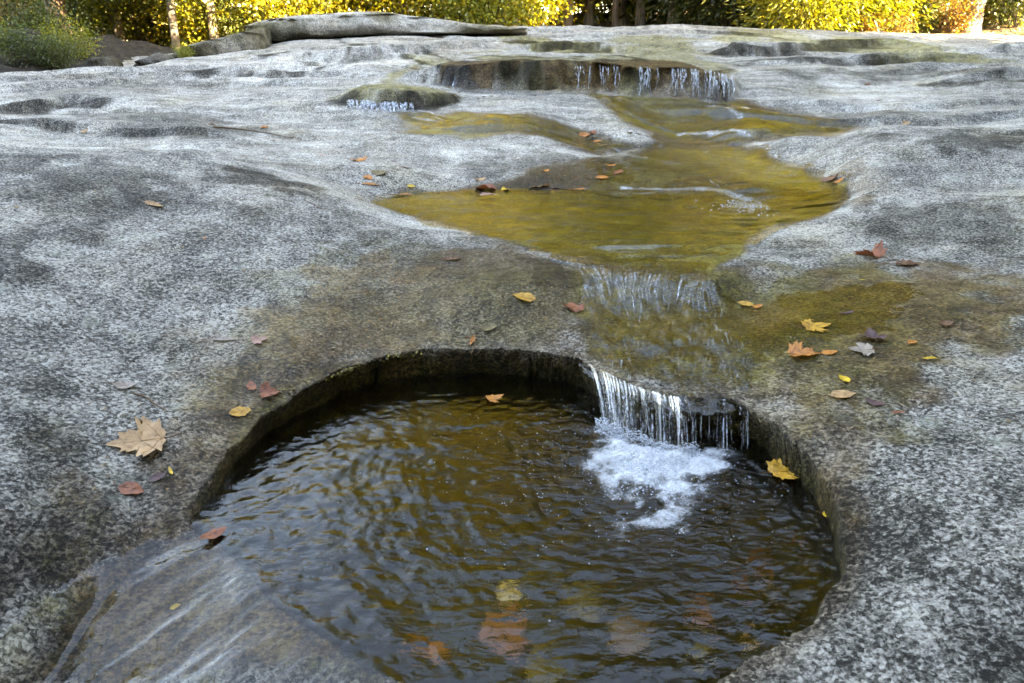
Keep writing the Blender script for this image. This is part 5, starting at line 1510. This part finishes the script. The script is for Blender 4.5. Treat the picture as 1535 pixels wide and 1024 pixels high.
LEAVES = [
 # px, py, px across, kind, colour, turn, curl, where, name, label
 (213,664,80,'maple','tan',115,.22,'rock','maple_leaf','large tan maple leaf lying flat on the rock at the left of the near pool'),
 (230,308,32,'oak','tan',-105,.25,'rock','oak_leaf','lone tan leaf with a long stem high on the left bank'),
 (360,619,32,'oval','gold',-60,.12,'rock','beech_leaf','golden oval leaf on the damp rock left of the near pool'),
 (377,581,24,'oval','rust',30,.3,'rock','beech_leaf','rust red curled leaf just above the golden oval leaf'),
 (402,590,30,'maple','rust',-70,.35,'rock','maple_leaf','rust red maple leaf beside the rim moss above the golden oval leaf'),
 (188,581,34,'oval','pale',-75,.35,'rock','beech_leaf','pale grey curled leaf with a dark twig above the large tan maple leaf'),
 (197,735,38,'oval','rust',-95,.3,'rock','beech_leaf','dark red brown leaf below the large tan maple leaf'),
 (237,717,26,'oval','plum',-35,.3,'rock','beech_leaf','small purple brown leaf right of the dark red brown leaf'),
 (256,708,18,'sliver','yellow',40,.2,'rock','leaf_fragment','yellow scrap of leaf next to the small purple brown leaf'),
 (336,510,40,'sliver','pale',-95,.3,'rock','beech_leaf','long pale tan leaf on the left bank above the near pool'),
 (388,512,26,'maple','pink',-60,.3,'rock','maple_leaf','small pinkish leaf right of the long pale tan leaf'),
 (785,447,36,'oval','gold',80,.15,'rock','beech_leaf','golden oval leaf on the wet apron left of the cascade'),
 (858,463,32,'maple','rust',10,.35,'rock','maple_leaf','reddish brown maple leaf at the left edge of the cascade'),
 (733,492,26,'oval','olive',-80,.3,'rock','beech_leaf','olive brown leaf on the apron above the back rim of the near pool'),
 (708,513,30,'sliver','orange',170,.5,'rock','beech_leaf','thin orange brown curled leaf standing on the back rim of the near pool'),
 (676,389,32,'oak','brown',-85,.3,'rock','oak_leaf','dull brown leaf on the apron below the middle pool'),
 (1303,384,46,'maple','rust',35,.6,'rock','maple_leaf','dark red brown maple leaf with raised lobes on the right bank'),
 (1357,397,46,'oak','brown',-80,.25,'rock','oak_leaf','flat brown leaf lying right of the dark red brown maple leaf'),
 (1118,457,24,'oval','gold',60,.15,'rock','beech_leaf','golden leaf in the shallow film right of the cascade'),
 (1136,461,18,'oval','orange',-70,.15,'rock','beech_leaf','orange brown leaf touching the golden leaf right of the cascade'),
 (1222,491,44,'maple','gold',-80,.15,'rock','maple_leaf','ochre maple leaf half under the film on the right apron'),
 (1210,488,18,'oval','plum',-70,.3,'rock','leaf_fragment','dark scrap lying on the ochre maple leaf of the right apron'),
 (1268,471,26,'sliver','plum',-85,.35,'rock','beech_leaf','dark purple leaf above the ochre maple leaf on the right apron'),
 (1307,508,36,'maple','plum',-10,.45,'rock','maple_leaf','purple brown maple leaf in the middle of the right apron'),
 (1292,527,38,'maple','pale',80,.25,'rock','maple_leaf','pale grey leaf just below the purple brown maple leaf'),
 (1418,487,24,'oval','brown',-80,.3,'rock','beech_leaf','brown leaf alone toward the right edge of the wet apron'),
 (1202,533,46,'maple','orange',-100,.15,'rock','maple_leaf','orange maple leaf left of the small orange oval on the right apron'),
 (1243,530,26,'oval','orange',-85,.15,'rock','beech_leaf','small orange oval leaf right of the orange maple leaf'),
 (1394,539,32,'sliver','yellow',-85,.3,'rock','beech_leaf','narrow yellow leaf at the lower edge of the wet apron'),
 (1367,515,18,'oval','orange',-70,.2,'rock','leaf_fragment','small orange scrap above the narrow yellow leaf'),
 (1265,570,24,'oval','yellow',10,.15,'rock','beech_leaf','bright yellow leaf above the tan leaf right of the near pool'),
 (1263,593,38,'oval','tan',-85,.2,'rock','beech_leaf','tan orange leaf below the bright yellow leaf'),
 (1310,605,28,'oval','plum',40,.25,'rock','beech_leaf','dark purple leaf right of the tan orange leaf'),
 (1346,620,22,'sliver','rust',-85,.25,'rock','beech_leaf','small reddish leaf lowest of the group right of the near pool'),
 (1292,421,11,'sliver','yellow',-90,.1,'rock','leaf_fragment','tiny yellow sliver on the apron below the dark red brown maple leaf'),
 (538,241,26,'oval','orange',-80,.5,'rock','beech_leaf','orange brown curled leaf on the rock upstream of the middle pool'),
 (568,260,26,'oval','olive',70,.3,'rock','beech_leaf','olive brown leaf at the left tip of the middle pool'),
 (551,267,18,'oval','orange',60,.3,'rock','leaf_fragment','small orange scrap beside the olive brown leaf'),
 (556,277,28,'sliver','orange',-85,.3,'rock','beech_leaf','narrow orange leaf at the left shore of the middle pool'),
 (592,243,17,'sliver','plum',-85,.2,'rock','leaf_fragment','upper of two dark slivers on the rock behind the middle pool'),
 (609,252,19,'sliver','plum',-70,.2,'rock','leaf_fragment','lower of two dark slivers on the rock behind the middle pool'),
 (603,293,34,'sliver','orange',-75,.3,'pool','beech_leaf','orange leaf floating in the left corner of the middle pool'),
 (616,280,13,'oval','yellow',-85,.2,'rock','leaf_fragment','small yellow leaf on the left back shore of the middle pool'),
 (720,270,18,'oval','tan',-75,.4,'rock','beech_leaf','tan leaf above the row of leaves at the back of the middle pool'),
 (728,284,34,'oval','rust',-80,.6,'pool','beech_leaf','rusty curled leaf first in the row at the back of the middle pool'),
 (733,294,28,'oval','pink',-85,.2,'pool','beech_leaf','pinkish leaf afloat below the rusty curled leaf'),
 (757,285,18,'oval','yellow',20,.4,'pool','beech_leaf','small yellow leaf right of the rusty curled leaf'),
 (778,281,22,'oval','olive',-60,.4,'pool','beech_leaf','olive leaf between the small yellow leaf and the golden maple leaf'),
 (808,281,38,'maple','tan',5,.5,'pool','maple_leaf','golden tan maple leaf standing at the back of the middle pool'),
 (836,283,20,'oval','pink',-80,.3,'pool','beech_leaf','pale pink brown leaf right of the golden tan maple leaf'),
 (851,277,24,'maple','rust',0,.6,'pool','maple_leaf','rust brown maple leaf at the right end of the row on the middle pool'),
 (862,286,32,'sliver','orange',-80,.25,'pool','beech_leaf','orange sliver afloat below the rust brown maple leaf'),
 (817,257,17,'oval','orange',-50,.3,'rock','beech_leaf','orange leaf on the dark rock above the golden tan maple leaf'),
 (903,267,24,'oval','orange',-70,.2,'rock','beech_leaf','flat orange leaf on the dark step behind the middle pool'),
 (927,259,22,'oval','rust',-40,.3,'rock','beech_leaf','rust orange leaf right of the flat orange leaf on the dark step'),
 (915,249,22,'sliver','orange',-80,.3,'rock','beech_leaf','thin orange leaf highest on the dark step'),
 (1246,268,26,'maple','brown',-60,.4,'rock','maple_leaf','brown leaf at the right shore where the channel turns'),
 (1258,272,16,'oval','orange',-80,.2,'rock','leaf_fragment','small orange leaf beside the brown leaf where the channel turns'),
 (876,203,18,'oval','orange',-80,.3,'rock','beech_leaf','orange leaf leftmost of the drift by the rock tongue'),
 (889,199,14,'oval','rust',-40,.3,'rock','beech_leaf','rust leaf topmost of the drift by the rock tongue'),
 (893,213,20,'sliver','orange',-85,.3,'rock','beech_leaf','long orange leaf in the middle of the drift by the rock tongue'),
 (905,220,20,'sliver','tan',-80,.3,'rock','beech_leaf','tan leaf at the lower end of the drift by the rock tongue'),
 (1102,163,16,'oval','orange',-80,.3,'rock','beech_leaf','orange leaf in the rapid below the upper fall'),
 (1300,127,11,'oval','brown',-80,.3,'rock','leaf_fragment','brown scrap high in the pale hollow on the right'),
 (1320,151,17,'sliver','brown',-88,.2,'rock','leaf_fragment','thin brown sliver low in the pale hollow on the right'),
 (1358,185,13,'oval','tan',-80,.3,'rock','leaf_fragment','tan scrap on the near edge of the pale hollow'),
 (127,197,12,'oval','tan',-80,.3,'rock','leaf_fragment','small tan leaf behind the crest of the left bank'),
 (202,209,12,'sliver','olive',-80,.3,'rock','leaf_fragment','small olive leaf on the crest of the left bank'),
 (318,187,12,'oval','brown',-80,.3,'rock','leaf_fragment','small brown leaf on the grey slab left of the small fall'),
 (396,192,13,'oval','orange',-60,.3,'rock','leaf_fragment','small orange leaf on the grey slab left of the small fall'),
 (482,233,13,'sliver','orange',-85,.2,'rock','leaf_fragment','orange sliver left of the orange brown curled leaf'),
 (307,358,7,'oval','orange',0,.2,'rock','leaf_fragment','tiny orange speck of leaf in the middle of the left bank'),
 (535,296,11,'oval','olive',0,.2,'rock','leaf_fragment','tiny olive leaf left of the middle pool'),
 (265,912,16,'oval','yellow',-70,.2,'rock','beech_leaf','yellow leaf under the overflow at the lower left'),
 (320,803,40,'oval','rust',-50,.2,'float','beech_leaf','rusty leaf caught on the overflow lip of the near pool'),
 (740,598,28,'maple','orange',-70,.2,'float','maple_leaf','small orange leaf floating under the back rim of the near pool'),
 (1177,709,58,'maple','gold',-80,.2,'float','maple_leaf','golden brown maple leaf afloat by the right wall of the near pool'),
 (1170,690,26,'sliver','brown',-60,.2,'float','beech_leaf','brown leaf tucked behind the golden brown floating maple leaf'),
 (1247,776,28,'oval','yellow',-110,.35,'float','beech_leaf','yellow leaf stuck to the right rim of the near pool'),
 (1202,812,34,'oval','rust',-80,.2,'bed','beech_leaf','sunken rust leaf below the yellow leaf at the right rim'),
 (1150,850,44,'maple','rust',-50,.2,'bed','maple_leaf','sunken rust maple leaf in the right part of the near pool'),
 (1115,872,34,'oval','rust',30,.2,'bed','beech_leaf','sunken rust oval leaf left of the rust maple leaf in the right part'),
 (1160,884,44,'oval','olive',-80,.2,'bed','beech_leaf','sunken olive leaf at the right, nearest the right wall of the near pool'),
 (1055,922,42,'maple','rust',-30,.2,'bed','maple_leaf','sunken rust maple leaf at the front right of the near pool'),
 (945,952,66,'maple','brown',20,.2,'bed','maple_leaf','large sunken dark brown maple leaf at the front of the near pool'),
 (758,948,66,'maple','rust',-40,.2,'bed','maple_leaf','large sunken rust maple leaf below the pebble'),
 (630,985,78,'maple','orange',60,.2,'bed','maple_leaf','bright orange maple leaf sunk near the front left rim'),
 (815,1012,72,'maple','olive',-80,.2,'bed','maple_leaf','olive maple leaf sunk at the front edge of the near pool'),
 (1050,980,44,'oval','olive',-70,.2,'bed','beech_leaf','olive oval leaf sunk at the front right edge of the near pool'),
 (1130,962,34,'oval','tan',-60,.2,'bed','beech_leaf','tan leaf sunk against the front right rim of the near pool'),
 (870,905,60,'maple','olive',10,.2,'bed','maple_leaf','dim olive leaf on the bed right of the pebble'),
]
for i, (px, py, w_, kind, colr, turn, curl, where, name, lab) in enumerate(LEAVES):
    P, nrm = place(px, py, where)
    dist = ray(px, py); depth = (P[1] * CP - (P[2] - CAM_H) * SP)
    size = w_ * depth / FPX * (1.0 if kind == 'maple' else 1.0)
    if kind == 'maple': size *= .95
    blade, (vv, vf), (sv, sf) = leaf_mesh(kind, size, curl, random.uniform(-.12, .25), 100 + i)
    small = w_ < 18
    if small:
        blade.materials.append(LM[colr])
        o = bpy.data.objects.new(name, blade); COL.objects.link(o)
        blade.polygons.foreach_set('use_smooth', np.ones(len(blade.polygons), bool))
    else:
        o = empty(name)
        blade.materials.append(LM[colr])
        link('blade', blade, parent=o)
        sm = mesh('stem', sv, sf); sm.materials.append(LM['stem']); link('stem', sm, parent=o)
        if w_ >= 30:
            vm = mesh('veins', vv, vf); vm.materials.append(LM['stem' if colr in ('rust', 'brown', 'plum', 'orange') else colr]); link('veins', vm, parent=o)
    up = nrm
    yax = Vector((math.sin(math.radians(-turn)), math.cos(math.radians(turn)), 0))
    yax = (yax - up * yax.dot(up)).normalized(); xax = yax.cross(up)
    M = Matrix((xax, yax, up)).transposed().to_4x4()
    lift = .004 + (.004 if where == 'bed' else 0) + size * .012
    M.translation = Vector(P) + up * lift
    o.matrix_world = M
    tag(o, lab, 'leaf', 'fallen leaves')

# twigs
def twig(pts, r, lab, where='rock'):
    Q = []
    for px, py in pts:
        q = hit(px, py, f=B1); Q.append(q + np.array([0, 0, r * 1.2]))
    v, f = tube(smooth_open(Q, 14), np.linspace(r, r * .4, 14), 6)
    v = v + .0015 * np.stack([vnoise(v[:, 0] * 90, v[:, 1] * 90)] * 3, -1)
    o = link('twig', mesh('twig', v, f), LM['stem'])
    tag(o, lab, 'twig', 'twigs')
twig([(200,590),(222,598),(238,610),(254,618)], .0022, 'thin dark twig beside the pale grey curled leaf on the left bank')
twig([(696,506),(708,508),(712,518),(706,532)], .0022, 'orange brown twig hooked over the back rim of the near pool')
twig([(455,300),(470,308),(486,316)], .0025, 'short dark twig on the left bank below its crest')
twig([(320,192),(350,194),(395,200),(440,209)], .006, 'long thin twig lying behind the crest of the left bank')
twig([(1330,392),(1345,390),(1362,398)], .002, 'short twig between the two brown leaves on the right bank')

# the pebble on the bed of the near pool
P, nrm = place(762, 900, 'bed')
bm = bmesh.new()
bmesh.ops.create_icosphere(bm, subdivisions=4, radius=1)
for v_ in bm.verts:
    c = v_.co
    k = 1 + .10 * float(vnoise(np.array([c.x * 1.6 + 4]), np.array([c.y * 1.6]), np.array([c.z * 1.6]))[0]) + .02 * float(vnoise(np.array([c.x * 6]), np.array([c.y * 6]), np.array([c.z * 6]))[0])
    v_.co = Vector((c.x * .040, c.y * .034, c.z * .026)) * k
me = bpy.data.meshes.new('pebble'); bm.to_mesh(me); bm.free()
t = NT('pebble_stone')
p = t.n('TexCoord').outputs['Object']
n = t.noise(p, 35, 5, .6)
M_PEB = t.done(t.n('BsdfPrincipled', {'Base Color': t.ramp(n, [(.35, (.20, .12, .03)), (.52, (.42, .27, .09)), (.62, (.45, .42, .38))]), 'Roughness': .5}).outputs[0])
o = link('pebble', me, M_PEB); o.location = Vector(P) + Vector((0, 0, .018))
tag(o, 'round tan and grey pebble lying on the bed of the near pool', 'pebble')

# crumbs of leaf and bark caught on the rock
V, F = [], []
k = 0
zones = [((380, 480), (650, 540), 60), ((560, 380), (850, 520), 90), ((1100, 410), (1535, 640), 160), ((540, 250), (640, 300), 30), ((690, 262), (960, 288), 60), ((870, 195), (1000, 225), 40), ((100, 560), (330, 780), 50), ((0, 180), (520, 420), 40), ((640, 118), (900, 150), 50), ((1100, 600), (1350, 760), 40)]
for (x0, y0), (x1, y1), n in zones:
    for j in range(n):
        px, py = RNG.uniform(x0, x1), RNG.uniform(y0, y1)
        q = hit(px, py, f=B1)
        if poly_sdf(q[None, 0], q[None, 1], RIM)[0] > -.01 or poly_sdf(q[None, 0], q[None, 1], P2)[0] > -.02: continue
        depth = q[1] * CP
        s = RNG.uniform(1.2, 4.5) * depth / FPX
        a = RNG.uniform(0, 6.28); b = RNG.uniform(.25, .6)
        c_, s_ = math.cos(a), math.sin(a)
        pts_ = [(-1, 0), (0, b), (1, 0), (0, -b)]
        for (u, v_) in pts_:
            V.append((q[0] + (u * c_ - v_ * s_) * s, q[1] + (u * s_ + v_ * c_) * s, q[2] + .004 + abs(v_) * s * .6))
        F.append([k, k + 1, k + 2, k + 3]); k += 4
me = mesh('leaf_crumbs', V, F)
t = NT('leaf_crumb')
r = t.n('NewGeometry').outputs['Random Per Island']
me.materials.append(t.done(t.n('BsdfPrincipled', {'Base Color': t.ramp(r, [(0, (.06, .03, .012)), (.4, (.22, .10, .03)), (.7, (.40, .22, .04)), (1, (.40, .30, .18))]), 'Roughness': .7}).outputs[0]))
tag(link('leaf_crumbs', me, smooth=False), kind='stuff')
# moss hanging on the back wall of the near pool
mp = smooth_open([atz(*p) for p in [(392,618,.07),(420,598,.075),(450,580,.085),(510,555,.09),(570,534,.095),(640,525,.095)]], 200)
P, D = [], []
for k in range(2600):
    i = int(RNG.uniform(0, 199.9) * RNG.uniform(.55, 1.0))
    q = mp[i]
    out = np.array([q[0] - RC[0], q[1] - RC[1]]); out /= np.linalg.norm(out)
    dz_ = RNG.uniform(-.085, .0) * (1 - i / 320)
    P.append((q[0] - out[0] * .004 + out[0] * .035 * min(1, -dz_ / .04) + RNG.normal(0, .003), q[1] - out[1] * .004 + out[1] * .035 * min(1, -dz_ / .04) + RNG.normal(0, .003), q[2] + dz_))
    D.append((-out[0] * .8 + RNG.normal(0, .5), -out[1] * .8 + RNG.normal(0, .5), RNG.normal(-.2, .5)))
v, f = leaf_quads(np.array(P), np.array(D), .011, RNG)
me = mesh('moss', v, f)
t = NT('moss')
r = t.n('NewGeometry').outputs['Random Per Island']
me.materials.append(t.done(t.n('BsdfPrincipled', {'Base Color': t.ramp(r, [(0, (.03, .022, .004)), (.5, (.12, .085, .01)), (1, (.26, .19, .02))]), 'Roughness': .6}).outputs[0]))
tag(link('moss', me, smooth=False), kind='stuff')
